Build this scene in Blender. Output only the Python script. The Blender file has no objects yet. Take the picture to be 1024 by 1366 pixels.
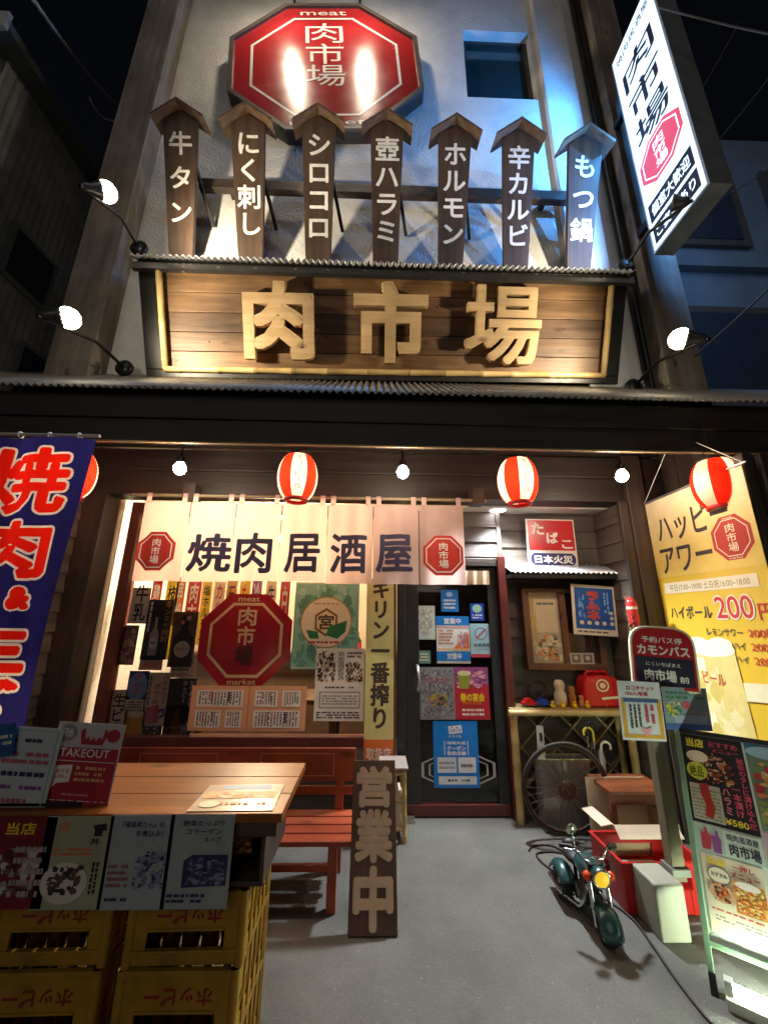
import bpy, bmesh, math, random
from mathutils import Vector as V, Matrix
random.seed(7)
S = bpy.context.scene
C = S.collection
R = math.radians
# ------------------------------------------------------------------ camera
CAM = V((0, 0, 1.5))
PITCH, YAW, ROLL, F = R(15.4), R(-1.4), R(0.55), 512.0
_b = Matrix(((1, 0, 0), (0, -math.sin(PITCH), -math.cos(PITCH)), (0, math.cos(PITCH), -math.sin(PITCH))))
CM = Matrix.Rotation(YAW, 3, 'Z') @ _b @ Matrix.Rotation(ROLL, 3, 'Z')
cam = bpy.data.objects.new('camera', bpy.data.cameras.new('camera'))
C.objects.link(cam)
cam.matrix_world = Matrix.Translation(CAM) @ CM.to_4x4()
cam.data.sensor_fit = 'VERTICAL'
cam.data.sensor_height = 36
cam.data.sensor_width = 27
cam.data.lens = 36 * F / 1366
cam.data.clip_start = .02
cam.data.clip_end = 500
S.camera = cam
# ------------------------------------------------------------------ world: night sky
w = bpy.data.worlds.new('World'); S.world = w; w.use_nodes = True
nt = w.node_tree
bg = nt.nodes['Background']
sky = nt.nodes.new('ShaderNodeTexSky'); sky.sky_type = 'NISHITA'; sky.sun_disc = False
SUN_EL, SUN_ROT = 38, 200      # dim front fill added from behind the camera, carried by the sun lamp
sky.sun_elevation = R(-4); sky.sun_rotation = R(200)
nt.links.new(sky.outputs[0], bg.inputs[0]); bg.inputs[1].default_value = 0.1
S.view_settings.view_transform = 'Standard'; S.view_settings.look = 'None'
S.view_settings.exposure = 0.8; S.view_settings.gamma = 1
sun = bpy.data.objects.new('night_glow', bpy.data.lights.new('night_glow', 'SUN')); C.objects.link(sun)
sun.data.energy = .13; sun.data.angle = R(40); sun.data.color = (1, .9, .82)  # soft warm fill added to brighten surfaces facing the camera
sun.matrix_world = V((.15, 1, -.55)).to_track_quat('-Z', 'Y').to_matrix().to_4x4()
S.render.engine = 'CYCLES'
S.cycles.use_denoising = True
S.cycles.max_bounces = 6
S.cycles.sample_clamp_indirect = 4
S.cycles.caustics_reflective = False; S.cycles.caustics_refractive = False
# ------------------------------------------------------------------ pixel -> place (photo pixels, a ray met with a real plane)
def ray(px, py): return CM @ V(((px - 512) / F, (683 - py) / F, -1))
def at(px, py, Y): d = ray(px, py); return CAM + d * ((Y - CAM.y) / d.y)
def atx(px, py, X): d = ray(px, py); return CAM + d * ((X - CAM.x) / d.x)
def atz(px, py, Z=0.0): d = ray(px, py); return CAM + d * ((Z - CAM.z) / d.z)

class Frame:
    """a flat board's own axes: x right, z up, y into the board; origin at its lower left"""
    def __init__(s, tl, tr, bl):
        x = (tr - tl).normalized(); up = tl - bl
        s.w = (tr - tl).length
        z = (up - x * up.dot(x)); s.h = z.length; z.normalize()
        y = z.cross(x)
        o = tl - z * s.h
        s.M = Matrix(((x.x, y.x, z.x, o.x), (x.y, y.y, z.y, o.y), (x.z, y.z, z.z, o.z), (0, 0, 0, 1)))
        s.I = s.M.inverted()
    def pt(s, px, py):
        o = s.I @ CAM; d = s.I.to_3x3() @ ray(px, py)
        p = o + d * (-o.y / d.y); return p.x, p.z
    def rect(s, a, b, c, d):
        mx, my = (a + c) / 2, (b + d) / 2
        return s.pt(a, my)[0], s.pt(mx, d)[1], s.pt(c, my)[0], s.pt(mx, b)[1]   # x0 z0 x1 z1
    def sub(s, x0, z0, x1, z1, y=0.0, tilt=0.0):
        """frame of a smaller flat thing fixed to this one"""
        T = s.M @ Matrix.Translation((x0, y, z0)) @ Matrix.Rotation(tilt, 4, 'Y')
        f = Frame.__new__(Frame); f.M = T; f.I = T.inverted(); f.w = x1 - x0; f.h = z1 - z0; return f
def wallframe(Y): return Frame(V((0, Y, 1)), V((1, Y, 1)), V((0, Y, 0)))
# ------------------------------------------------------------------ materials
def lin(h):
    h = h.lstrip('#'); c = [int(h[i:i + 2], 16) / 255 for i in (0, 2, 4)]
    return tuple((x / 12.92 if x <= .04045 else ((x + .055) / 1.055) ** 2.4) for x in c)
_M = {}
def mat(name, col, rough=.6, metal=0.0, var=.12, scale=6.0, bump=0.0, bscale=None, stretch=None, coat=0.0, dark=None, detail=4, ramp=None):
    """principled with its colour broken up by noise in the object's own space"""
    if name in _M: return _M[name]
    m = bpy.data.materials.new(name); m.use_nodes = True; n = m.node_tree.nodes; l = m.node_tree.links
    b = n['Principled BSDF']; b.inputs['Roughness'].default_value = rough; b.inputs['Metallic'].default_value = metal
    b.inputs['Coat Weight'].default_value = coat
    tc = n.new('ShaderNodeTexCoord'); mp = n.new('ShaderNodeMapping'); l.new(tc.outputs['Object'], mp.inputs[0])
    mp.inputs['Scale'].default_value = stretch or (1, 1, 1)
    no = n.new('ShaderNodeTexNoise'); no.inputs['Scale'].default_value = scale; no.inputs['Detail'].default_value = detail
    no.inputs['Roughness'].default_value = .62
    l.new(mp.outputs[0], no.inputs['Vector'])
    cr = n.new('ShaderNodeValToRGB'); l.new(no.outputs['Fac'], cr.inputs[0])
    lo, hi = ramp or (.3, .7)
    cr.color_ramp.elements[0].position = lo; cr.color_ramp.elements[1].position = hi
    d = dark or tuple(c * (1 - var) for c in col)
    cr.color_ramp.elements[0].color = (*d, 1); cr.color_ramp.elements[1].color = (*[min(1, c * (1 + var * .5)) for c in col], 1)
    l.new(cr.outputs[0], b.inputs['Base Color'])
    # roughness breaks up too
    mr = n.new('ShaderNodeMapRange'); l.new(no.outputs['Fac'], mr.inputs[0])
    mr.inputs[3].default_value = max(.03, rough - .1); mr.inputs[4].default_value = min(1, rough + .1)
    l.new(mr.outputs[0], b.inputs['Roughness'])
    if bump:
        n2 = no
        if bscale:
            n2 = n.new('ShaderNodeTexNoise'); n2.inputs['Scale'].default_value = bscale; n2.inputs['Detail'].default_value = 5
            l.new(mp.outputs[0], n2.inputs['Vector'])
        bp = n.new('ShaderNodeBump'); bp.inputs['Strength'].default_value = bump; bp.inputs['Distance'].default_value = .02
        l.new(n2.outputs['Fac'], bp.inputs['Height']); l.new(bp.outputs[0], b.inputs['Normal'])
    _M[name] = m; return m
def wood(name, col, dark, axis='X', rough=.55, scale=5.0, bump=.25, coat=0.0):
    st = {'X': (.12, 1.6, 1.6), 'Y': (1.6, .12, 1.6), 'Z': (1.6, 1.6, .1)}[axis]
    if name in _M: return _M[name]
    m = mat(name, col, rough, 0, .2, scale * 2.4, bump, None, st, coat, dark, 8, (.3, .68))
    n = m.node_tree.nodes; l = m.node_tree.links; bs = n['Principled BSDF']
    tc = n.new('ShaderNodeTexCoord'); mp = n.new('ShaderNodeMapping'); l.new(tc.outputs['Object'], mp.inputs[0])
    mp.inputs['Scale'].default_value = {'X': (.45, 1, 1), 'Y': (1, .45, 1), 'Z': (1, 1, .45)}[axis]
    vo = n.new('ShaderNodeTexVoronoi'); vo.inputs['Scale'].default_value = 5.5; l.new(mp.outputs[0], vo.inputs['Vector'])
    kr = n.new('ShaderNodeValToRGB'); l.new(vo.outputs['Distance'], kr.inputs[0]); e = kr.color_ramp.elements
    e[0].position = .03; e[0].color = (.22, .2, .18, 1); e[1].position = .16; e[1].color = (1, 1, 1, 1)
    bl = n.new('ShaderNodeTexNoise'); bl.inputs['Scale'].default_value = 1.7; bl.inputs['Detail'].default_value = 3; l.new(tc.outputs['Object'], bl.inputs['Vector'])
    br = n.new('ShaderNodeMapRange'); l.new(bl.outputs['Fac'], br.inputs[0]); br.inputs[1].default_value = .3; br.inputs[2].default_value = .7; br.inputs[3].default_value = .55; br.inputs[4].default_value = 1.25
    m1 = n.new('ShaderNodeMixRGB'); m1.blend_type = 'MULTIPLY'; m1.inputs[0].default_value = .8; l.new(bs.inputs['Base Color'].links[0].from_socket, m1.inputs[1]); l.new(kr.outputs[0], m1.inputs[2])
    m2 = n.new('ShaderNodeMixRGB'); m2.blend_type = 'MULTIPLY'; m2.inputs[0].default_value = 1; l.new(m1.outputs[0], m2.inputs[1]); l.new(br.outputs[0], m2.inputs[2]); l.new(m2.outputs[0], bs.inputs['Base Color'])
    return m
def K(h, rough=.55, coat=0.0):
    """printed or painted colour given as #rrggbb"""
    return mat('print_%s_%d' % (h.lstrip('#'), rough * 100), lin(h), rough, 0, .1, 9, 0, None, None, coat)
def emit(name, col, st):
    if name in _M: return _M[name]
    m = bpy.data.materials.new(name); m.use_nodes = True; n = m.node_tree.nodes; l = m.node_tree.links
    b = n['Principled BSDF']; b.inputs['Base Color'].default_value = (*[c * .5 for c in col], 1)
    b.inputs['Emission Color'].default_value = (*col, 1); b.inputs['Emission Strength'].default_value = st
    _M[name] = m; return m
def glass(name, tint=(1, 1, 1), refl=.08, rough=.02):
    if name in _M: return _M[name]
    m = bpy.data.materials.new(name); m.use_nodes = True; n = m.node_tree.nodes; l = m.node_tree.links
    n.remove(n['Principled BSDF']); out = n['Material Output']
    t = n.new('ShaderNodeBsdfTransparent'); t.inputs[0].default_value = (*tint, 1)
    g = n.new('ShaderNodeBsdfGlossy'); g.inputs['Roughness'].default_value = rough
    fr = n.new('ShaderNodeFresnel'); fr.inputs[0].default_value = 1.45
    mx = n.new('ShaderNodeMixShader'); l.new(fr.outputs[0], mx.inputs[0]); l.new(t.outputs[0], mx.inputs[1]); l.new(g.outputs[0], mx.inputs[2])
    l.new(mx.outputs[0], out.inputs[0]); _M[name] = m; return m
def cloth(name, h, tr=.35):
    """thin woven cloth or paper that lets some light through"""
    if name in _M: return _M[name]
    m = mat(name, lin(h), .85, 0, .08, 14, .08, 400)
    n = m.node_tree.nodes; l = m.node_tree.links; b = n['Principled BSDF']; out = n['Material Output']
    t = n.new('ShaderNodeBsdfTranslucent'); t.inputs[0].default_value = (*lin(h), 1)
    mx = n.new('ShaderNodeMixShader'); mx.inputs[0].default_value = tr
    l.new(b.outputs[0], mx.inputs[1]); l.new(t.outputs[0], mx.inputs[2]); l.new(mx.outputs[0], out.inputs[0]); return m
# ------------------------------------------------------------------ lettering
_G = {}
def glyph(s, bold=0.0, ext=0.0):
    k = (s, bold, ext)
    if k not in _G:
        cu = bpy.data.curves.new('lettering', 'FONT'); cu.body = s; cu.offset = bold; cu.extrude = ext; cu.resolution_u = 3
        o = bpy.data.objects.new('lettering', cu)
        m = o.to_mesh()
        vs = [V((v.co.x, v.co.z, v.co.y)) for v in m.vertices]; fs = [tuple(reversed(p.vertices)) for p in m.polygons]
        o.to_mesh_clear(); bpy.data.objects.remove(o); bpy.data.curves.remove(cu)
        _G[k] = (vs, fs)
    return _G[k]
# ------------------------------------------------------------------ mesh builder
MW = {}
ID = Matrix.Identity(4)
class MB:
    def __init__(s, T=None): s.v = []; s.f = []; s.m = []; s.sm = []; s.mats = []; s.T = T or ID
    def mi(s, m):
        if m not in s.mats: s.mats.append(m)
        return s.mats.index(m)
    def add(s, vs, fs, m, smooth=False):
        k = len(s.v); i = s.mi(m)
        s.v += [s.T @ V(v) for v in vs]
        for f in fs: s.f.append(tuple(k + j for j in f)); s.m.append(i); s.sm.append(smooth)
        return s
    def box(s, x0, x1, y0, y1, z0, z1, m):
        vs = [(x, y, z) for x in (x0, x1) for y in (y0, y1) for z in (z0, z1)]
        return s.add(vs, [(0, 1, 3, 2), (4, 6, 7, 5), (0, 4, 5, 1), (2, 3, 7, 6), (0, 2, 6, 4), (1, 5, 7, 3)], m)
    def bar(s, a, b, w, h, m, up=(0, 0, 1)):
        """a rectangular bar from a to b"""
        a, b = V(a), V(b); d = (b - a).normalized(); u = V(up)
        if abs(d.dot(u)) > .98: u = V((0, 1, 0))
        x = d.cross(u).normalized() * w / 2; z = x.normalized().cross(d) * h / 2
        vs = [p + sx * x + sz * z for p in (a, b) for sx, sz in ((-1, -1), (1, -1), (1, 1), (-1, 1))]
        return s.add(vs, [(3, 2, 1, 0), (4, 5, 6, 7), (0, 1, 5, 4), (1, 2, 6, 5), (2, 3, 7, 6), (3, 0, 4, 7)], m)
    def tube(s, pts, r, m, n=8, caps=True):
        pts = [V(p) for p in pts]; N = len(pts); rs = r if isinstance(r, (list, tuple)) else [r] * N
        vs = []; fs = []; prev = None
        for i, p in enumerate(pts):
            d = (pts[min(i + 1, N - 1)] - pts[max(i - 1, 0)]).normalized()
            if prev is None: prev = V((0, 0, 1)) if abs(d.z) < .9 else V((1, 0, 0))
            x = d.cross(prev); 
            if x.length < 1e-5: x = d.cross(V((.3, .7, .2)))
            x.normalize(); y = x.cross(d); prev = y
            for k in range(n):
                a = 2 * math.pi * k / n; vs.append(p + (x * math.cos(a) + y * math.sin(a)) * rs[i])
        for i in range(N - 1):
            for k in range(n):
                k2 = (k + 1) % n; fs.append((i * n + k, i * n + k2, (i + 1) * n + k2, (i + 1) * n + k))
        s.add(vs, fs, m, True)
        if caps:
            s.add(vs[:n], [tuple(range(n))], m); s.add(vs[-n:], [tuple(reversed(range(n)))], m)
        return s
    def ring(s, c, ax, Rr, r, m, n=32, k=8, a0=0, a1=2 * math.pi):
        ax = V(ax).normalized(); x = ax.orthogonal().normalized(); y = ax.cross(x); c = V(c)
        full = abs(a1 - a0 - 2 * math.pi) < 1e-4
        pts = [c + (x * math.cos(a0 + (a1 - a0) * i / n) + y * math.sin(a0 + (a1 - a0) * i / n)) * Rr for i in range(n + 1)]
        vs = []; fs = []
        for i in range(n + 1):
            d = (pts[i] - c).normalized()
            for j in range(k):
                a = 2 * math.pi * j / k; vs.append(pts[i] + (d * math.cos(a) + ax * math.sin(a)) * r)
        for i in range(n):
            for j in range(k):
                j2 = (j + 1) % k; fs.append((i * k + j, i * k + j2, (i + 1) * k + j2, (i + 1) * k + j))
        return s.add(vs, fs, m, True)
    def lathe(s, prof, m, n=24, c=(0, 0, 0), ax=(0, 0, 1), seg=None, flute=None):
        """profile [(r, h)] turned round ax; seg(k) gives another material for a slice"""
        ax = V(ax).normalized(); x = ax.orthogonal().normalized(); y = ax.cross(x); c = V(c)
        if abs(ax.z) > .99: x, y = V((1, 0, 0)), V((0, 1, 0))
        vs = [c + ax * h + (x * math.cos(2 * math.pi * k / n) + y * math.sin(2 * math.pi * k / n)) * r for r, h in prof for k in range(n)]
        groups = {}
        for i in range(len(prof) - 1):
            for k in range(n):
                k2 = (k + 1) % n
                groups.setdefault(seg(k) if seg else m, []).append((i * n + k, i * n + k2, (i + 1) * n + k2, (i + 1) * n + k))
        for mm, fs in groups.items(): s.add(vs, fs, mm, True)
        return s
    def ball(s, c, r, m, n=16, sq=(1, 1, 1)):
        vs = []; fs = []; h = n // 2
        for i in range(h + 1):
            t = math.pi * i / h
            for k in range(n):
                a = 2 * math.pi * k / n
                vs.append((c[0] + r * sq[0] * math.sin(t) * math.cos(a), c[1] + r * sq[1] * math.sin(t) * math.sin(a), c[2] + r * sq[2] * math.cos(t)))
        for i in range(h):
            for k in range(n):
                k2 = (k + 1) % n; fs.append((i * n + k, (i + 1) * n + k, (i + 1) * n + k2, i * n + k2))
        return s.add(vs, fs, m, True)
    def poly(s, pts, y, m, thick=0.0):
        """flat outline [(x, z)] in the xz plane facing -y, optionally thick"""
        n = len(pts); A = sum(pts[i][0] * pts[(i + 1) % n][1] - pts[(i + 1) % n][0] * pts[i][1] for i in range(n))
        if A < 0: pts = pts[::-1]
        if not thick: return s.add([(x, y, z) for x, z in pts], [tuple(range(n))], m)
        vs = [(x, y, z) for x, z in pts] + [(x, y + thick, z) for x, z in pts]
        return s.add(vs, [tuple(range(n)), tuple(range(2 * n - 1, n - 1, -1))] + [(i, i + n, (i + 1) % n + n, (i + 1) % n) for i in range(n)], m)
    def rect(s, x0, z0, x1, z1, y, m): return s.poly([(x0, z0), (x1, z0), (x1, z1), (x0, z1)], y, m)
    def outline(s, pts, t, y, m):
        """closed line of width t drawn inside a convex outline"""
        n = len(pts); cx = sum(p[0] for p in pts) / n; cz = sum(p[1] for p in pts) / n
        inn = [(cx + (x - cx) * (1 - t), cz + (z - cz) * (1 - t)) for x, z in pts]
        for i in range(n):
            j = (i + 1) % n; s.poly([pts[i], pts[j], inn[j], inn[i]], y, m)
        return s
    def text(s, t, x0, z0, x1, z1, y, m, bold=.015, vert=False, ext=0.0, rot=0.0, skew=0.0, wave=None, up=False, sharp=False):
        if bold > 0:         # heavy strokes: shifted copies, each a hair proud of the last
            n = len(t); em = ((x1 - x0) / (1 if vert else n), (z1 - z0) / (n if vert else 1)); q = bold
            k = 4 if min(em) < .035 else 8 if bold < .05 else 12
            x0 += q * em[0]; x1 -= q * em[0]; z0 += q * em[1]; z1 -= q * em[1]
            for i in range(k + 1):
                a = 2 * math.pi * i / k; dx, dz = (0, 0) if i == k else (q * em[0] * math.cos(a), q * em[1] * math.sin(a))
                if sharp and i < k: u_ = max(abs(math.cos(a)), abs(math.sin(a))); dx /= u_; dz /= u_
                s._text(t, x0 + dx, z0 + dz, x1 + dx, z1 + dz, y - (.0004 if ext else .00002) * i, m, 0, vert, ext, rot, skew, wave, up)
            return s
        return s._text(t, x0, z0, x1, z1, y, m, bold, vert, ext, rot, skew, wave, up)
    def _text(s, t, x0, z0, x1, z1, y, m, bold=.015, vert=False, ext=0.0, rot=0.0, skew=0.0, wave=None, up=False):
        if vert:
            n = len(t); h = (z1 - z0) / n
            for i, ch in enumerate(t):
                vs, fs = glyph(ch, bold, 0.0)
                if not vs: continue
                top = z1 - i * h; out = []
                for v in vs:
                    u, q = v.x, v.z + .12
                    if ch in 'ー―~': u, q = .5 + (q - .5), .5 - (u - .5)
                    out.append((x0 + u * (x1 - x0), y, top - h + q * h))
                s._flat(out, fs, m, ext, wave)
            return s
        vs, fs = glyph(t, bold, 0.0)
        if not vs: return s
        a0 = min(v.x for v in vs); a1 = max(v.x for v in vs); b0 = min(v.z for v in vs); b1 = max(v.z for v in vs)
        out = []
        for v in vs:
            p, q = (v.x - a0) / (a1 - a0), (v.z - b0) / max(b1 - b0, .3)
            if up: p, q = 1 - p, 1 - q
            X = x0 + p * (x1 - x0); Z = z0 + q * (z1 - z0)
            X += (Z - z0) * skew; Z += (X - x0) * rot
            out.append((X, y, Z))
        return s._flat(out, fs, m, ext, wave)
    def _flat(s, vs, fs, m, ext, wave):
        if ext or wave:
            bm = bmesh.new(); bv = [bm.verts.new(v) for v in vs]
            for f in fs:
                try: bm.faces.new([bv[i] for i in f])
                except ValueError: pass
            bmesh.ops.remove_doubles(bm, verts=bm.verts, dist=1e-6)
            if ext:
                r = bmesh.ops.extrude_face_region(bm, geom=list(bm.faces))
                for g in r['geom']:
                    if isinstance(g, bmesh.types.BMVert): g.co.y -= ext
            if wave:
                xs, fn = wave
                lo_, hi_ = min(v[0] for v in vs), max(v[0] for v in vs)
                for X in (q for q in xs if lo_ < q < hi_): bmesh.ops.bisect_plane(bm, geom=bm.verts[:] + bm.edges[:] + bm.faces[:], plane_co=(X, 0, 0), plane_no=(1, 0, 0))
                for v in bm.verts: v.co.y += fn(v.co.x, v.co.z)
            bm.normal_update()
            bm.verts.index_update()
            if ext: bmesh.ops.recalc_face_normals(bm, faces=bm.faces[:])
            vs = [v.co.copy() for v in bm.verts]; fs = [tuple(v.index for v in f.verts) for f in bm.faces]; bm.free()
        return s.add(vs, fs, m)
    def build(s, name, parent=None, M=None, label=None, cat=None, group=None, kind=None, bevel=0.0):
        base = MW[parent] if parent else (M or ID)
        inv = base.inverted()
        me = bpy.data.meshes.new(name)
        me.from_pydata([inv @ v for v in s.v], [], s.f)
        for mm in s.mats: me.materials.append(mm)
        me.polygons.foreach_set('material_index', s.m); me.polygons.foreach_set('use_smooth', s.sm); me.update()
        o = bpy.data.objects.new(name, me); C.objects.link(o)
        if parent: o.parent = parent
        else: o.matrix_world = base
        MW[o] = base
        if bevel:
            md = o.modifiers.new('bevel', 'BEVEL'); md.width = bevel; md.segments = 2; md.limit_method = 'ANGLE'; md.angle_limit = R(50)
        tag(o, label, cat, group, kind); return o
def tag(o, label=None, cat=None, group=None, kind=None):
    for k, v in (('label', label), ('category', cat), ('group', group), ('kind', kind)):
        if v: o[k] = v
    return o
def thing(name, label, cat, loc=(0, 0, 0), M=None, group=None):
    o = bpy.data.objects.new(name, None); C.objects.link(o); o.empty_display_size = .1
    T = M or Matrix.Translation(loc); o.matrix_world = T; MW[o] = T
    return tag(o, label, cat, group)
def copy_tree(o, M=None, parent=None, label=None):
    c = o.copy(); C.objects.link(c)
    if parent: c.parent = parent
    if M: c.matrix_world = M
    if label: c['label'] = label
    MW[c] = M or (MW[parent] if parent else MW[o])
    for ch in [x for x in C.objects if x.parent == o]: copy_tree(ch, None, c)
    return c
def lamp(kind, loc, parent=None, power=50, col=(1, .8, .55), target=None, angle=90, blend=.6, radius=.04, name='lamp_light', spread=None):
    d = bpy.data.lights.new(name, kind); d.energy = power; d.color = col
    if kind == 'SPOT': d.spot_size = R(angle); d.spot_blend = blend; d.shadow_soft_size = radius
    elif kind == 'POINT': d.shadow_soft_size = radius
    elif kind == 'AREA': d.size = radius
    o = bpy.data.objects.new(name, d); C.objects.link(o); loc = V(loc)
    q = (V(target) - loc).to_track_quat('-Z', 'Y').to_matrix().to_4x4() if target is not None else ID
    T = Matrix.Translation(loc) @ q
    if parent: o.parent = parent; o.matrix_local = MW[parent].inverted() @ T
    else: o.matrix_world = T
    return o
def octa(cx, cz, r, rz=None):
    rz = rz or r; k = 1 / math.cos(R(22.5))
    return [(cx + r * k * math.cos(R(22.5 + 45 * i)), cz + rz * k * math.sin(R(22.5 + 45 * i))) for i in range(8)]
def ell(cx, cz, rx, rz, n=24): return [(cx + rx * math.cos(2 * math.pi * i / n), cz + rz * math.sin(2 * math.pi * i / n)) for i in range(n)]
# flat printed matter: art is drawn in fractions of the sheet, (0, 0) top left
def draw(b, w, h, art, y0=-.0005, step=.00025, wave=None):
    y = y0
    X = lambda u: u * w
    Z = lambda t: (1 - t) * h
    for a in art:
        k = a[0]; y -= step
        if k == 'r': b.rect(X(a[1]), Z(a[4]), X(a[3]), Z(a[2]), y, a[5])
        elif k == 'g':      # bands printed side by side on one plane
            for q in a[1]: b.rect(X(q[0]), Z(q[3]), X(q[2]), Z(q[1]), y, q[4])
        elif k == 't':
            o = a[7] if len(a) > 7 else {}
            b.text(a[1], X(a[2]), Z(a[5]), X(a[4]), Z(a[3]), y, a[6], **o)
        elif k == 'e': b.poly(ell(X(a[1]), Z(a[2]), a[3] * w, a[4] * h), y, a[5])
        elif k == 'p': b.poly([(X(p), Z(q)) for p, q in a[1]], y, a[2])
        elif k == 'l':      # rows of small writing too small to read: (x0, y0, x1, y1, mat, rows, vertical)
            x0, t0, x1, t1, m, n = a[1:7]; vv = len(a) > 7
            rnd = random.Random(int((x0 + t0 * 3 + x1) * 1000) + n)
            for i in range(n):
                p = 0.0
                while p < .93:
                    q = min(1, p + rnd.uniform(.05, .16))
                    if vv:
                        c = x0 + (x1 - x0) * (i + .5) / n; ww = (x1 - x0) / n * .26
                        b.rect(X(c - ww), Z(t0 + (t1 - t0) * q), X(c + ww), Z(t0 + (t1 - t0) * p), y, m)
                    else:
                        c = t0 + (t1 - t0) * (i + .5) / n; hh = (t1 - t0) / n * .26
                        b.rect(X(x0 + (x1 - x0) * p), Z(c + hh), X(x0 + (x1 - x0) * q), Z(c - hh), y, m)
                    p = q + rnd.uniform(.015, .05)
                    if rnd.random() < .08: p += .15
        elif k == 'b':      # a printed photograph: blotches of colour (x0,y0,x1,y1,[mats],n)
            x0, t0, x1, t1, ms, n = a[1:7]
            rnd = random.Random(int((x0 * 7 + t0 * 3 + x1) * 1000) + n)
            n *= 4; sc_ = min(1, (26 / n) ** .5)
            for i in range(n):
                rx = (x1 - x0) * rnd.uniform(.05, .22) * sc_; rt = (t1 - t0) * rnd.uniform(.05, .2) * sc_
                cx = rnd.uniform(x0 + rx, x1 - rx); ct = rnd.uniform(t0 + rt, t1 - rt)
                a0 = rnd.uniform(0, 6.3); pts = []
                for j in range(9):
                    q = rnd.uniform(.6, 1.0); pts.append((X(cx + rx * q * math.cos(a0 + j * .698)), Z(ct + rt * q * math.sin(a0 + j * .698))))
                b.poly(pts, y, ms[rnd.randrange(len(ms))]); y -= .00001
        elif k == 'logo':   # the shop's red octagon (cx, cy, half width in metres, red, white)
            cx, cz, r, m1, m2 = X(a[1]), Z(a[2]), a[3], a[4], a[5]
            b.poly(octa(cx, cz, r), y, m1); y -= step
            b.outline(octa(cx, cz, r * .84), .05, y, m2)
            b.text('肉市場', cx - r * .27, cz - r * .66, cx + r * .27, cz + r * .66, y, m2, .01, True)
            b.text('meat', cx - r * .26, cz + r * .86, cx + r * .26, cz + r * .95, y, m2, .01)
            b.text('market', cx - r * .34, cz - r * .96, cx + r * .34, cz - r * .87, y, m2, .01)
def sheet(fr, rect, base, art, name, label, cat, group=None, thick=.0012, y=0.0, tilt=0.0, px=True):
    """one poster, notice or sticker: one mesh, fixed on the plane of fr; rect in photo pixels (or metres)"""
    x0, z0, x1, z1 = fr.rect(*rect) if px else rect
    f = fr.sub(x0, z0, x1, z1, y, tilt)
    b = MB(f.M); b.box(0, f.w, 0, thick, 0, f.h, base); draw(b, f.w, f.h, art)
    return b.build(name, None, f.M, label, cat, group)
# ------------------------------------------------------------------ shared materials
plaster = mat('wall_plaster', (.74, .73, .71), .85, 0, .12, 3, .55, 38)
timber_grey = wood('weathered_timber', (.24, .2, .16), (.13, .105, .085), 'Z', .7, 4)
timber_dark = wood('dark_timber', (.075, .05, .036), (.03, .02, .015), 'X', .55, 4)
timber_darkz = wood('dark_post', (.06, .038, .027), (.025, .016, .012), 'Z', .55, 4)
clap = wood('weathered_clapboard', (.125, .1, .082), (.05, .038, .03), 'X', .65, 3)
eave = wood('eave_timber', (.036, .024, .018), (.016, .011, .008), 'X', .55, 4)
clapy = wood('weathered_side_clapboard', (.13, .1, .078), (.055, .04, .03), 'Y', .65, 3)
plank_kinds = [wood('sign_planks', (.2, .115, .055), (.07, .038, .018), 'X', .5, 3), wood('sign_planks_pale', (.26, .15, .07), (.1, .052, .024), 'X', .5, 4), wood('sign_planks_deep', (.13, .075, .04), (.05, .028, .015), 'X', .5, 3.5)]
pine = wood('carved_pine', (.62, .44, .24), (.5, .33, .16), 'X', .5, 5)
stakewood = wood('stake_wood', (.085, .048, .027), (.03, .017, .011), 'Z', .6, 4)
brownwood = wood('brown_frame_wood', (.2, .085, .04), (.11, .042, .02), 'Z', .45, 4)
blackpaint = mat('black_paint', (.018, .017, .016), .45, 0, .3, 8)
blackmetal = mat('black_metal', (.02, .02, .02), .35, .6, .2, 8)
steel = mat('brushed_steel', (.5, .5, .5), .35, .9, .15, 12)
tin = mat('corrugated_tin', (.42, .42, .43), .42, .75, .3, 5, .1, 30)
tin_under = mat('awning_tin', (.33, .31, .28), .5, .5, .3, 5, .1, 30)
bamboo = mat('bamboo_cane', (.62, .46, .2), .4, 0, .25, 4, 0, None, (1, 1, 1), .2, (.45, .3, .11))
redwood = wood('red_bench_paint', (.4, .08, .034), (.26, .048, .02), 'X', .4, 3, .12)
white = K('#f1ece2'); ink = K('#1b1a20'); red = K('#c3202b'); redl = K('#d8343a'); yel = K('#f3d51f'); yelp = K('#ece39a')
cream = K('#efe3c4'); blue = K('#1f6fd0'); navy = K('#2b2a5c'); orange = K('#e8762c'); green = K('#3f8a55'); grey = K('#9a9a98')
brown = K('#5a3420'); pink = K('#e7a7b4'); sky_b = K('#9fd0e8'); peach = K('#ecb892'); dgrey = K('#4a4b4e'); teal = K('#8fc3b0'); gold = K('#b9924a'); purple = K('#8b4a9a')
logo_red = K('#b52a30'); white2 = K('#ffffff', .45)
warm = (1, .72, .42)
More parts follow.
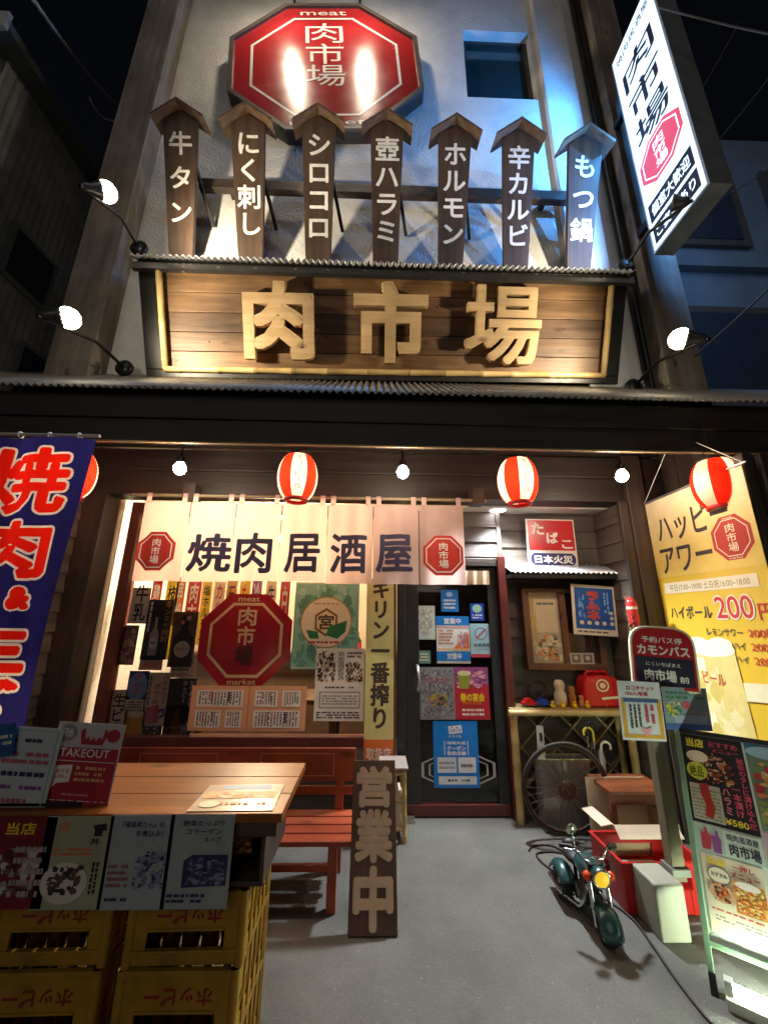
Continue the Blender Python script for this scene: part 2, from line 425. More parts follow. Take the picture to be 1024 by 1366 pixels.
# ------------------------------------------------------------------ ground
b = MB(); gm = mat('worn_concrete', (.195, .188, .168), .72, 0, .3, 1.7, .3, 140, None, 0, (.09, .088, .078), 12, (.25, .75))
n = gm.node_tree.nodes; l = gm.node_tree.links
vo = n.new('ShaderNodeTexVoronoi'); vo.inputs['Scale'].default_value = 26; tc = n.new('ShaderNodeTexCoord'); l.new(tc.outputs['Object'], vo.inputs['Vector'])
cr = n.new('ShaderNodeValToRGB'); l.new(vo.outputs['Distance'], cr.inputs[0]); cr.color_ramp.elements[0].position = .03; cr.color_ramp.elements[1].position = .09
cr.color_ramp.elements[0].color = (1, 1, 1, 1); cr.color_ramp.elements[1].color = (0, 0, 0, 1)
wn = n.new('ShaderNodeTexNoise'); wn.inputs['Scale'].default_value = 9; l.new(tc.outputs['Object'], wn.inputs['Vector'])
mu = n.new('ShaderNodeMath'); mu.operation = 'MULTIPLY'; l.new(cr.outputs[0], mu.inputs[0]); l.new(wn.outputs['Fac'], mu.inputs[1])
mx = n.new('ShaderNodeMixRGB'); old = n['Principled BSDF'].inputs['Base Color'].links[0].from_socket
gn = n.new('ShaderNodeTexNoise'); gn.inputs['Scale'].default_value = 75; gn.inputs['Detail'].default_value = 6; gn.inputs['Roughness'].default_value = .75; l.new(tc.outputs['Object'], gn.inputs['Vector'])
g2 = n.new('ShaderNodeMapRange'); l.new(gn.outputs['Fac'], g2.inputs[0]); g2.inputs[1].default_value = .35; g2.inputs[2].default_value = .68; g2.inputs[3].default_value = .8; g2.inputs[4].default_value = 1.12
gm2 = n.new('ShaderNodeMixRGB'); gm2.blend_type = 'MULTIPLY'; gm2.inputs[0].default_value = 1; l.new(old, gm2.inputs[1]); l.new(g2.outputs[0], gm2.inputs[2]); old = gm2.outputs[0]
l.new(old, mx.inputs[1]); l.new(mu.outputs[0], mx.inputs[0]); mx.inputs[2].default_value = (.62, .62, .6, 1); l.new(mx.outputs[0], n['Principled BSDF'].inputs['Base Color'])
b.add([(-60, -60, 0), (60, -60, 0), (60, 60, 0), (-60, 60, 0)], [(0, 1, 2, 3)], gm)
b.build('ground', kind='structure')
# ------------------------------------------------------------------ the restaurant building
UP = wallframe(3.2)
house = thing('restaurant_building', 'pale plastered restaurant building with timber pillars, tin awning and glazed ground floor', 'building', (0, 3.5, 0))
x0, z0, x1, z1 = UP.rect(620, 42, 711, 131)
b = MB()
b.box(-2.55, x0, 3.2, 3.5, 3.02, 11.6, plaster); b.box(x1, 2.66, 3.2, 3.5, 3.02, 11.6, plaster)
b.box(x0, x1, 3.2, 3.5, 3.02, z0, plaster); b.box(x0, x1, 3.2, 3.5, z1, 11.6, plaster)
b.box(-2.9, -2.55, 3.3, 8, 0, 11.6, plaster); b.box(2.66, 3.02, 3.3, 8, 0, 11.6, plaster); b.box(-2.55, 2.66, 7.8, 8, 0, 11.6, plaster)
b.box(-2.55, 2.66, 3.5, 7.8, 3.02, 3.1, plaster)
b.build('wall', house)
b = MB(); px0 = UP.pt(704, 2)[0]; px1 = UP.pt(733, 2)[0]; b.box(px0, px1 + .1, 3.12, 3.2, 3.5, 11.6, plaster); b.build('pilaster', house, bevel=.012)
b = MB(); b.box(-2.93, -2.54, 3.0, 3.3, 3.3, 11.6, timber_grey); b.build('pillar', house, bevel=.012)
b = MB(); b.box(2.665, 3.03, 3.0, 3.3, 3.3, 11.6, timber_grey); b.build('pillar', house, bevel=.012)
b = MB(); b.tube([(2.6, 3.13, 3.4), (2.6, 3.13, 11.5)], .035, blackmetal, 10); b.build('drain_pipe', house)
win = None
b = MB(); t = .06
b.box(x0, x1, 3.3, 3.36, z0, z0 + t, blackpaint); b.box(x0, x1, 3.3, 3.36, z1 - t, z1, blackpaint)
b.box(x0, x0 + t, 3.3, 3.36, z0 + t, z1 - t, blackpaint); b.box(x1 - t, x1, 3.3, 3.36, z0 + t, z1 - t, blackpaint)
win = b.build('window', house)
b = MB(); b.box(x0 + t, x1 - t, 3.335, 3.345, z0 + t, z1 - t, mat('dark_window_glass', (.02, .05, .06), .08, 0, .1, 2)); b.build('pane', win)
# awning
def corrugated(b, x0, x1, p0, p1, pitch, amp, m, thick=.004):
    """ribbed sheet from the lower edge p0 (y, z) up to p1"""
    n = int((x1 - x0) / pitch * 6); d = V((0, p1[0] - p0[0], p1[1] - p0[1])).normalized(); nn = V((0, -d.z, d.y))
    vs = []; fs = []
    for i in range(n + 1):
        x = x0 + (x1 - x0) * i / n; o = amp * math.sin(2 * math.pi * (x - x0) / pitch)
        for p in (p0, p1):
            for q in (0, -thick): vs.append(V((x, p[0], p[1])) + nn * (o + q))
    for i in range(n):
        k = i * 4; j = k + 4
        fs += [(k, j, j + 2, k + 2), (k + 1, k + 3, j + 3, j + 1), (k, k + 1, j + 1, j), (k + 2, j + 2, j + 3, k + 3)]
    b.add(vs, fs, m, True)
AX = 3.9
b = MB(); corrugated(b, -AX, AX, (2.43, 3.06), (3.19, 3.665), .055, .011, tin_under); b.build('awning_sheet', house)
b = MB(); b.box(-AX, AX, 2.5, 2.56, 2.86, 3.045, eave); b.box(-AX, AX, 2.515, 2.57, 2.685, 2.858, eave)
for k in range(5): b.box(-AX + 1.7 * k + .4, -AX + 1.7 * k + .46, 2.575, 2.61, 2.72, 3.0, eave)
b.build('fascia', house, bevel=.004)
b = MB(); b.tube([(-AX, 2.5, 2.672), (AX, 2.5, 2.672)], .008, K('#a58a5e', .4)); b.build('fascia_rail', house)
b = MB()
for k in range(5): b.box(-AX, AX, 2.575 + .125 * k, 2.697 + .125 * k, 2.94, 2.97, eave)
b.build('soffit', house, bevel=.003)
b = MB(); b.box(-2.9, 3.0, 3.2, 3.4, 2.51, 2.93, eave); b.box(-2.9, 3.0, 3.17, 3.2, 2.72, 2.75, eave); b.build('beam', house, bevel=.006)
# alcove and back wall
def clapboards(b, o, u, n, ln, z0, z1, pitch, m):
    """lapped boards along u, each tipped out at its foot; n is the way they face"""
    o, u, n = V(o), V(u), V(n); z = z0
    while z < z1 - .01:
        t = min(z + pitch + .012, z1); q = random.uniform(-.002, .003)
        a, c = o + n * (.022 + q), o + n * .006
        vs = [a + V((0, 0, z)), a + u * ln + V((0, 0, z)), c + u * ln + V((0, 0, t)), c + V((0, 0, t)), o + V((0, 0, z)), o + u * ln + V((0, 0, z))]
        b.add(vs, [(0, 1, 2, 3), (0, 4, 5, 1)], m); z += pitch
b = MB(); b.box(.84, 2.2, 3.4, 3.66, 2.5, 2.52, K('#d9d6cc')); b.build('alcove_ceiling', house)
b = MB(); WB = 3.64
b.box(.4, 2.3, WB, WB + .06, 0, 2.5, timber_dark); clapboards(b, (1.16, WB, 0), (1, 0, 0), (0, -1, 0), 1.02, .02, 2.5, .165, clap)
clapboards(b, (.36, 3.58, 0), (1, 0, 0), (0, -1, 0), .8, 2.06, 2.5, .145, clap)
b.box(1.16, 1.2, 3.55, WB, 2.03, 2.5, timber_dark)
b.build('back_wall', house)
b = MB(); b.box(2.17, 2.24, 3.2, WB, 0, 2.5, timber_dark); clapboards(b, (2.17, WB, 0), (0, -1, 0), (-1, 0, 0), .44, .02, 2.5, .165, clapy); b.build('side_wall', house)
b = MB(); b.box(2.2, 2.36, 3.13, 3.19, 0, 2.93, timber_darkz); b.box(2.12, 2.198, 3.15, 3.19, 0, 2.5, timber_darkz); b.build('porch_post', house, bevel=.008)
b = MB(); b.box(2.53, 2.6, 2.6, 3.1, 0, 2.93, timber_darkz); b.box(2.51, 2.6, 2.02, 2.598, 0, 2.5, timber_darkz)
for k in range(3): b.box(2.505, 2.53, 2.61 + .16 * k, 2.765 + .16 * k, 0, 2.92, timber_darkz)
b.build('side_wall', house, bevel=.004)
b = MB(); b.box(2.37, 2.44, 2.24, 2.31, 0, 2.56, timber_darkz); b.box(2.445, 2.505, 2.2, 2.29, 0, 2.54, timber_darkz); b.build('porch_post', house, bevel=.008)
b = MB(); b.box(-2.6, -2.5, 2.58, 3.4, 0, 2.93, timber_darkz); clapboards(b, (-2.5, 2.58, 0), (0, 1, 0), (1, 0, 0), .82, .02, 2.93, .15, clapy); b.build('side_wall', house)
b = MB(); b.box(-2.5, -2.3, 3.2, 3.45, 0, 2.52, timber_darkz); b.build('porch_post', house, bevel=.006)
b = MB(); b.tube([(-2.255, 3.37, .3), (-2.265, 3.37, 2.5)], .022, K('#cbbfa0', .5), 10); b.build('conduit', house)
# shop window
YW = 3.5
b = MB(); fm = mat('maroon_window_frame', (.12, .03, .022), .4, 0, .2, 8)
b.box(-2.235, -2.15, 3.46, 3.56, .5, 2.51, fm); b.box(.14, .2, 3.46, 3.56, .5, 2.51, fm); b.box(-2.15, .14, 3.46, 3.56, .5, .57, fm); b.box(-2.15, .14, 3.46, 3.56, 2.4, 2.51, fm)
win = b.build('shop_window', house, bevel=.004)
b = MB(); b.box(-2.15, .14, 3.515, 3.521, .57, 2.4, glass('window_glass')); b.build('pane', win)
b = MB(); b.box(-2.3, .2, 3.47, 3.56, 0, .5, timber_dark); clapboards(b, (-2.3, 3.47, 0), (1, 0, 0), (0, -1, 0), 2.5, .02, .5, .16, clap); b.build('window_wall', house)
# door
DF = wallframe(3.5)
dx0, dx1 = at(546, 900, 3.5).x, at(672, 900, 3.5).x
dz1 = 2.03
b = MB(); df = mat('maroon_door_frame', (.13, .028, .022), .35, 0, .2, 8); dg = mat('dark_door_metal', (.05, .048, .047), .4, .4, .2, 9)
b.box(.21, .28, 3.46, 3.6, 0, dz1, dg); b.box(dx1 - .01, dx1 + .06, 3.44, 3.6, 0, dz1 + .02, df); b.box(.28, dx1 - .01, 3.46, 3.6, dz1 - .07, dz1, timber_dark)
b.build('door_frame', house, bevel=.004)
b = MB(); b.box(.285, .40, 3.5, 3.54, .09, dz1 - .08, dg); b.box(dx1 - .1, dx1 - .015, 3.5, 3.54, .09, dz1 - .08, dg); b.box(.285, dx1 - .015, 3.495, 3.545, .012, .09, df); b.box(.40, dx1 - .1, 3.5, 3.54, dz1 - .18, dz1 - .08, dg)
door = b.build('door', house, bevel=.003)
b = MB(); b.box(.40, dx1 - .1, 3.517, 3.523, .09, dz1 - .18, glass('door_glass', (.8, .82, .8))); 
etch = mat('etched_glass', (.55, .5, .48), .7); cx, cz = DF.pt(612, 1028)
b.outline(octa(cx, cz, .30, .12), .07, 3.5155, etch); b.outline(octa(cx, cz, .24, .09), .05, 3.5155, etch)
b.build('pane', door)
b = MB(); hx, hz = DF.pt(556, 905)
b.tube([(hx, 3.5, hz + .1), (hx, 3.44, hz + .09), (hx + .008, 3.425, hz), (hx, 3.44, hz - .09), (hx, 3.5, hz - .1)], .014, steel, 10); b.build('handle', door)
b = MB(); b.box(.2, .34, 3.41, 3.47, 0, .03, steel); b.build('threshold', house)
# interior room seen through the glass
b = MB(); iw = mat('interior_wall_paint', (.5, .42, .32), .8, 0, .2, 2); iw2 = mat('interior_dark_wood', (.07, .04, .025), .5, 0, .3, 4)
b.box(-2.54, 2.2, 5.6, 5.7, 0, 2.9, iw); b.box(-2.54, 2.2, 3.6, 5.6, 2.72, 2.78, iw); b.box(1.2, 1.3, 3.72, 5.6, 0, 2.72, iw2); b.box(-2.54, 1.2, 5.5, 5.6, 0, 1.0, iw2)
b.build('interior_wall', house)
lt = thing('pendant_lamp', 'lit pendant lamp hanging inside the dining room behind the shop window', 'lamp', (-1.1, 4.5, 2.72))
b = MB(); b.tube([(-1.1, 4.5, 2.72), (-1.1, 4.5, 2.5)], .008, blackmetal); b.lathe([(.03, .02), (.2, -.13), (.19, -.13), (.025, .01)], blackmetal, 24, (-1.1, 4.5, 2.5)); b.build('lamp_shade', lt)
b = MB(); b.ball((-1.1, 4.5, 2.41), .06, emit('pendant_glow', (1, .78, .5), 16)); b.build('bulb', lt)
lamp('POINT', (-1.1, 4.25, 2.3), lt, 160, (1, .74, .45), radius=.12)
lt = thing('fill_globe_lamp', 'added round globe fill lamp hanging inside behind the glass door', 'lamp', (.8, 4.9, 2.72))  # lamp added to brighten the dark room behind the door glass
b = MB(); b.tube([(.8, 4.9, 2.72), (.8, 4.9, 2.35)], .008, blackmetal, 6); b.build('cord', lt)
b = MB(); b.ball((.8, 4.9, 2.27), .1, emit('fill_globe_glow', (1, .8, .55), 40)); b.build('globe', lt)
for k, (bx, hh) in enumerate(((-1.75, .3), (-1.6, .26), (-1.42, .3), (-1.2, .24), (-.95, .3), (-.72, .28), (-.5, .3), (-.2, .26), (.1, .3), (.45, .3), (.62, .25), (.85, .3))):
    b = MB(Matrix.Translation((bx, 5.4, 1.05))); b.lathe([(0, 0), (.045, 0), (.048, .02), (.048, hh * .6), (.016, hh * .8), (.016, hh), (0, hh)], (K('#6a3a14', .2), K('#2a4a2a', .2), K('#c9b48a', .25))[k % 3], 14)
    b.lathe([(.0485, hh * .2), (.0485, hh * .5)], (cream, redl, yel)[k % 3], 14)
    b.build('sake_bottle', M=Matrix.Translation((bx, 5.4, 1.05)), label='sake bottle in the row on the counter inside behind the window', cat='bottle', group='sake bottles along the inside counter')
b = MB(); b.box(-2.5, 1.15, 5.25, 5.5, 1.02, 1.05, iw2); b.build('counter', house)
b = MB(); b.box(-1.9, -.3, 4.0, 4.6, .7, .74, iw2)
for sx in (-1.85, -.4):
    for sy in (4.05, 4.5): b.box(sx, sx + .06, sy, sy + .06, 0, .7, iw2)
b.build('dining_table', M=Matrix.Translation((-1.1, 4.3, 0)), label='dark wooden dining table standing inside behind the shop window', cat='table')
IF = wallframe(4.0)
for i, (a, q, c, d, m, t, tm) in enumerate([(199, 775, 212, 850, red, '鶏唐揚', white), (216, 775, 232, 880, yel, '枝豆冷奴', ink), (233, 770, 245, 835, orange, '串焼', white), (246, 772, 264, 870, red, '肉市場', white),
        (266, 776, 279, 860, yel, '塩ホルモン', ink), (281, 772, 296, 880, cream, 'カルビ丼', red), (299, 775, 313, 860, K('#d9a53a'), '石焼鍋', ink), (316, 772, 330, 880, yel, 'もつ鍋', red), (334, 772, 347, 850, purple, '冷麺', white), (352, 775, 366, 870, cream, '牛すじ', ink), (371, 775, 384, 880, red, '白飯', white)]):
    sheet(IF, (a, q, c, d), m, [('t', t, .14, .05, .86, .95, tm, {'vert': True, 'bold': .02})], 'menu_strip', ['red', 'tall yellow', 'orange', 'broad red', 'short yellow', 'cream', 'dark gold', 'long yellow', 'purple', 'cream black lettered', 'narrow red'][i] + ' paper strip reading ' + t + ' hanging inside behind the window', 'menu strip', 'paper menu strips hung inside')
# ------------------------------------------------------------------ upper signs
o3 = atx
oc = Frame(at(303, 8, 3.05), at(556, 8, 3.05), at(303, 168, 3.05))
cx = oc.w / 2; rr = oc.w / 2 * .945; czc = oc.pt(430, 87)[1]; rz = rr * 1.0
sg = thing('octagon_sign', 'large glossy red octagonal sign with white outline high on the plaster wall', 'sign', M=oc.M)
b = MB(oc.M); edge = octa(cx, czc, rr, rz); b.poly(edge, 0, blackpaint, .12); b.build('sign_box', sg)
b = MB(oc.M)
inn = octa(cx, czc, rr * .955, rz * .955)
for i in range(8):
    j = (i + 1) % 8; b.poly([edge[i], edge[j], inn[j], inn[i]], -.03, mat('octagon_rim', (.07, .05, .042), .55, 0, .3, 6), .03)
b.build('frame', sg)
glossred = mat('glossy_sign_red', (.36, .018, .022), .24, 0, .08, 4, 0, None, None, .6)
b = MB(oc.M); b.poly(inn, -.004, glossred); b.build('sign_face', sg)
b = MB(oc.M); sw = mat('sign_white', (.72, .68, .64), .3)
b.outline(octa(cx, czc, rr * .78, rz * .78), .035, -.007, sw)
for i, ch in enumerate('肉市場'):
    q = czc + rz * (.52 - .345 * i); b.text(ch, cx - .23, q - .19, cx + .23, q + .19, -.007, sw, .0)
b.text('meat', cx - .29, czc + rz * .83, cx + .29, czc + rz * .9, -.007, sw, .01); b.text('market', cx - .43, czc - rz * .91, cx + .43, czc - rz * .83, -.007, sw, .01)
b.build('lettering', sg)
# two lamps over the octagon
for i, pxx in enumerate((393, 487)):
    rx, rzz = oc.pt(pxx, 100); P = oc.M @ V((rx, 0, rzz)); k = (3.05 + .62) / 3.05
    L = V((P.x * k, 3.05 - .62, 1.5 + (P.z - 1.5) * k)); top = oc.M @ V((rx, 0, czc + rz * .96))
    lt = thing('sign_lamp', 'black arm lamp over the octagonal sign, %s one' % ('first' if i == 0 else 'window side'), 'lamp', top)
    b = MB(); b.tube([top, top + V((0, -.05, .3)), L + V((0, .1, .16)), L + V((0, .02, .08))], .018, blackmetal); b.build('arm', lt)
    aim = (V((P.x, 3.05, P.z - .2)) - L).normalized()
    b = MB(); b.lathe([(.03, -.14), (.05, -.1), (.11, .0), (.115, .02), (.1, .0), (.02, -.1)], blackmetal, 20, L, aim); b.build('lamp_shade', lt)
    b = MB(); b.ball(L - aim * .0, .09, emit('sign_bulb', (1, .85, .62), 70)); b.build('bulb', lt)
    lamp('SPOT', L + aim * .09, lt, 36, (1, .84, .62), L + aim * 2, 130, .8, .05)
    bm_ = None
# stakes with gable roofs
stakes = [('牛タン', 240, 145, 241, 330, 46, 33, 65), ('にく刺し', 330, 150, 334, 335, 46, 34, 70), ('シロコロ', 425, 152, 424, 340, 45, 34, 70), ('壺ハラミ', 516, 158, 514, 345, 44, 34, 68), ('ホルモン', 607, 165, 601, 348, 44, 33, 66), ('辛カルビ', 692, 170, 688, 350, 43, 33, 64), ('もつ鍋', 781, 178, 772, 352, 45, 32, 66)]
darkroof = wood('stake_roof_wood', (.14, .085, .05), (.055, .033, .02), 'X', .6, 4)
white_letter = mat('painted_white_letter', (.75, .73, .68), .5, 0, .2, 14)
for i, (t, ax_, ay, bx, by, wt, wb, wr) in enumerate(stakes):
    fr = Frame(at(ax_ - 30, ay, 2.65), at(ax_ + 30, ay + 1.6, 2.65), at(bx - 30, by, 3.05))
    x = fr.pt(ax_, ay)[0]; zt = fr.h; mx = fr.pt(bx, by)[0]
    s = fr.w / 60; xa, za = fr.pt(ax_ - wt / 2, ay + 14); xb, _ = fr.pt(ax_ + wt / 2, ay + 14); xc, zc = fr.pt(bx - wb / 2, by); xd, _ = fr.pt(bx + wb / 2, by)
    st = thing('stake_sign', 'tapering dark wooden stake sign lettered %s under a small gable' % t, 'stake sign', M=fr.M @ Matrix.Translation((mx, 0, -.25)), group='gabled wooden stake signs above the sign roof')
    b = MB(fr.M); e = .25 * (xd - xc) * .2
    b.poly([(xc + .03, -.3), (xd - .03, -.3), (xd, 0), (xb, za), (x, za + (xb - xa) * .28), (xa, za), (xc, 0)], 0, stakewood, .05); b.build('plank', st, bevel=.004)
    b = MB(fr.M); hw = (xb - xa) * .5 + .085; pk = za + (xb - xa) * .29 + .02; dr = hw * .62
    for sg_ in (-1, 1):
        b.add([fr.M.inverted() @ (fr.M @ V(q)) for q in [(x, -.08, pk), (x + sg_ * hw, -.08, pk - dr), (x + sg_ * hw, .13, pk - dr), (x, .13, pk), (x, -.08, pk + .024), (x + sg_ * hw, -.08, pk - dr + .024), (x + sg_ * hw, .13, pk - dr + .024), (x, .13, pk + .024)]],
              [(0, 1, 2, 3), (7, 6, 5, 4), (0, 4, 5, 1), (1, 5, 6, 2), (2, 6, 7, 3), (3, 7, 4, 0)], darkroof)
    b.build('gable_roof', st)
    b = MB(fr.M); nch = len(t); y1_ = za - .06; y0_ = .14 if nch != 3 else .16
    if nch == 3: y0_ += .02
    wch = (xd - xc) * 1.02
    for k, ch in enumerate(t):
        cz_ = y1_ - (y1_ - y0_) * (k + .5) / nch; cw = min(wch, (y1_ - y0_) / nch * .98); ccx = x + (mx - x) * (1 - cz_ / za)
        b.text(ch, ccx - cw * .48, cz_ - cw * .5, ccx + cw * .52, cz_ + cw * .5, -.004, white_letter, .022, True)
    b.build('lettering', st)
    b = MB(); q = fr.M @ V((x + (xb - xa) * .3, .05, za * .72)); b.bar(q, (q.x + .12, 3.18, q.z - .42), .03, .03, blackpaint); b.build('strut', st)
r0 = at(268, 250, 3.1); r1 = at(757, 266, 3.1); zr = (r0.z + r1.z) / 2
b = MB(); b.box(r0.x, r1.x, 3.05, 3.12, zr - .07, zr + .06, timber_dark)
for xx in (r0.x + .3, 0, r1.x - .3): b.box(xx, xx + .06, 3.12, 3.2, zr - .04, zr + .03, timber_dark)
b.build('support_rail', M=Matrix.Translation((r0.x, 3.1, zr)), label='dark horizontal wooden rail on the wall holding up the stake signs', cat='rail', bevel=.004)
# main signboard with carved letters
fr = Frame(at(183, 345, 2.7), at(838, 360, 2.7), at(197, 503, 3.1)); Wd, Hd = fr.w, fr.h
x1 = fr.pt(822, 430)[0]
sg = thing('main_signboard', 'long tilted wooden signboard with carved 肉市場 letters in a bamboo frame', 'sign', M=fr.M)
b = MB(fr.M); px0, pz0, px1, pz1 = fr.rect(216, 366, 811, 497); t = .1
b.box(0, Wd, .0, .16, 0, pz0, blackpaint); b.box(0, Wd, 0, .16, pz1, Hd, blackpaint); b.box(0, px0, 0, .16, pz0, pz1, blackpaint); b.box(px1, Wd, 0, .16, pz0, pz1, blackpaint); b.build('backing', sg, bevel=.006)
b = MB(fr.M); nb = 5
for q in range(14): xq = px0 + .1 + (px1 - px0 - .2) * q / 13; b.lathe([(0, .0), (.006, .0), (.006, .006)], blackmetal, 8, (xq, .028, pz0 + (pz1 - pz0) * (q % 5 + .5) / 5), (0, 1, 0))
for k in range(nb):
    za, zb = pz0 + (pz1 - pz0) * k / nb, pz0 + (pz1 - pz0) * (k + 1) / nb
    b.box(px0, px1, .03 + random.uniform(0, .006), .1, za + .003, zb - .003, plank_kinds[(1, 0, 2, 0, 1)[k]])
o = b.build('plank_panel', sg, bevel=.003)
def cane(b, p, q, r, seg=.33, m=bamboo):
    p, q = V(p), V(q); L = (q - p).length; n = max(1, int(L / seg)); d = (q - p) / L; pts = []; rs = []; s0 = random.uniform(.2, .8) * seg
    k = 0.0; pts.append(p); rs.append(r)
    while s0 < L - .03:
        for dd, f in ((-.014, 1.0), (-.006, 1.16), (0, .93), (.006, 1.16), (.014, 1.0)): pts.append(p + d * (s0 + dd)); rs.append(r * f)
        s0 += seg * random.uniform(.85, 1.15)
    pts.append(q); rs.append(r * .97); b.tube(pts, rs, m, 10)
T3 = lambda x, y, z: fr.M @ V((x, y, z))
for a, c in (((px0, -.01, pz0), (px1, -.01, pz0)), ((px0, -.01, pz1), (px1, -.01, pz1)), ((px0 + .01, -.012, pz0), (px0 + .01, -.012, pz1)), ((px1 - .01, -.012, pz0), (px1 - .01, -.012, pz1))):
    b = MB(); cane(b, T3(*a), T3(*c), .027); b.build('bamboo_frame', sg)
for ch, q in (('肉', (328, 380, 420, 482)), ('市', (472, 380, 569, 487)), ('場', (618, 385, 717, 489))):
    a0, b0, a1, b1 = fr.rect(*q); b = MB(fr.M); b.text(ch, a0, b0, a1, b1, -.02, pine, .018 if ch == '場' else .034, False, .06, sharp=True); b.build('carved_letter', sg)
b = MB()
A = fr.M @ V((-.03, -.06, Hd)); 
corrugated(b, A.x, A.x + Wd + .06, (A.y, A.z + .01), (3.19, A.z + .30), .055, .011, tin); b.build('tin_roof', sg)
b = MB(); b.box(A.x, A.x + Wd + .06, A.y + .05, A.y + .09, A.z - .08, A.z - .012, blackpaint); b.build('roof_batten', sg)
for xx in (A.x + .05, A.x + Wd - .03):
    b = MB(); b.add([(xx, 3.19, A.z + .25), (xx, A.y + .1, A.z - .02), (xx, 3.19, 3.7), (xx + .04, 3.19, A.z + .25), (xx + .04, A.y + .1, A.z - .02), (xx + .04, 3.19, 3.7)], [(0, 1, 2), (5, 4, 3), (0, 3, 4, 1), (1, 4, 5, 2), (2, 5, 3, 0)], blackpaint); b.build('side_bracket', sg)
# lit blade sign
bl = Frame(atx(815, 85, 2.56), atx(815, 85, 2.56) + V((0, -.58, 0)), atx(868, 340, 2.56)); 
sg = thing('blade_sign', 'tall backlit white blade sign glowing blue white beside the right pillar', 'sign', M=bl.M)
face = emit('backlit_panel', (.66, .84, 1.0), 1.05)
b = MB(bl.M); bl.h = 7.47 - 4.81; b.box(-.02, bl.w + .02, .012, .2, -.02, bl.h + .02, mat('sign_casing', (.3, .32, .34), .4, .5)); b.build('casing', sg)
b = MB(bl.M); b.rect(0, 0, bl.w, bl.h, .008, face); b.build('light_panel', sg)
b = MB(bl.M); b.rect(0, 0, bl.w, bl.h, .204, face); b.build('light_panel', sg)
b = MB(bl.M); bink = mat('blade_ink', (.003, .005, .03), .6); bred = emit('blade_red', (.8, .07, .14), .45); w_, h_ = bl.w, bl.h
b.text('焼肉居酒屋', .05, h_ * .925, w_ - .05, h_ * .965, .004, bink, .015)
for i, ch in enumerate('肉市場'):
    q = h_ * (.80 - .155 * i); b.text(ch, w_ * .14, q - .17, w_ * .86, q + .17, .004, bink, .016)
b.poly(octa(w_ / 2, h_ * .325, w_ * .43), .004, bred); b.outline(octa(w_ / 2, h_ * .325, w_ * .37), .06, .002, face); b.text('肉市場', w_ * .37, h_ * .325 - .17, w_ * .63, h_ * .325 + .17, .002, face, .01, True)
b.rect(w_ * .06, h_ * .105, w_ * .94, h_ * .185, .004, bink); b.text('個室大歓迎', w_ * .12, h_ * .12, w_ * .88, h_ * .17, .002, face, .02)
b.rect(w_ * .06, h_ * .015, w_ * .94, h_ * .09, .004, bink); b.text('ご宴会あり', w_ * .12, h_ * .03, w_ * .88, h_ * .075, .002, face, .02)
b.build('lettering', sg)
b = MB()
for k in range(5):  # bare spots added before both faces carry the panel's blue spill
    p = bl.M @ V((bl.w * .45, -.02, bl.h * (.1 + .2 * k))); lamp('SPOT', p, sg, 46, (.06, .36, 1.0), p + V((-1, .12, .2)), 150, .5, 0.0, name='sign_spill_spot')
    p = bl.M @ V((bl.w * .45, .23, bl.h * (.1 + .2 * k))); lamp('SPOT', p, sg, 14, (.08, .36, 1.0), p + V((1, .6, -.1)), 140, .5, 0.0, name='sign_spill_spot')
for zz in (5.3, 6.9):
    b = MB(); b.box(2.66, 2.72, 2.77, 3.0, zz, zz + .07, blackmetal); b.build('bracket', sg)
# arm lamps
def arm_lamp(bpx, Yb, lpx, Yl, aim, label, power, col=(1, .83, .58), lit=True, ang=120):
    B = at(*bpx, Yb); L = at(*lpx, Yl); a = (V(aim) - L).normalized()
    t = thing('arm_lamp', label, 'lamp', B)
    b = MB(); b.lathe([(.0, .0), (.075, .0), (.075, .03), (.03, .05), (0, .05)], blackmetal, 20, B + V((0, .06, 0)), (0, -1, 0)); b.build('wall_plate', t)
    b = MB(); b.tube([B, B + (L - B) * .5 + V((0, 0, .02)), L - a * .15], .014, blackmetal); b.build('arm', t)
    b = MB(); b.lathe([(.018, -.13), (.032, -.12), (.036, -.075), (.06, -.03), (.066, -.012), (.058, -.03), (.03, -.07), (.01, -.08)], mat('lamp_shade_metal', (.12, .12, .12), .35, .7), 24, L, a); b.build('lamp_shade', t)
    b = MB()
    if lit: b.ball(L + a * .02, .074, emit('spot_bulb', (1, .86, .62), 14))
    else: b.ball(L - a * .045, .032, emit('spot_bulb', (1, .86, .62), 14))
    b.build('bulb', t); lamp('SPOT', L + a * (.11 if lit else .0), t, power, col, aim, ang, .9, .05 if lit else .02)
    return t
arm_lamp((182, 325), 2.75, (138, 255), 2.25, (-.9, 3.15, 5.4), 'small lit ball lamp on an arm by the first stake sign', 130)
arm_lamp((162, 487), 3.0, (87, 424), 2.3, (-.8, 3.0, 4.0), 'lit cone lamp on an arm beside the lower end of the weathered pillar', 120)
arm_lamp((849, 512), 3.0, (911, 452), 2.3, (.9, 3.0, 4.0), 'lit lamp on a black arm under the glowing blade sign', 90)
arm_lamp((838, 350), 2.75, (893, 272), 2.3, (.9, 3.15, 5.4), 'dark lamp head seen against the glowing blade sign', 60, lit=False)
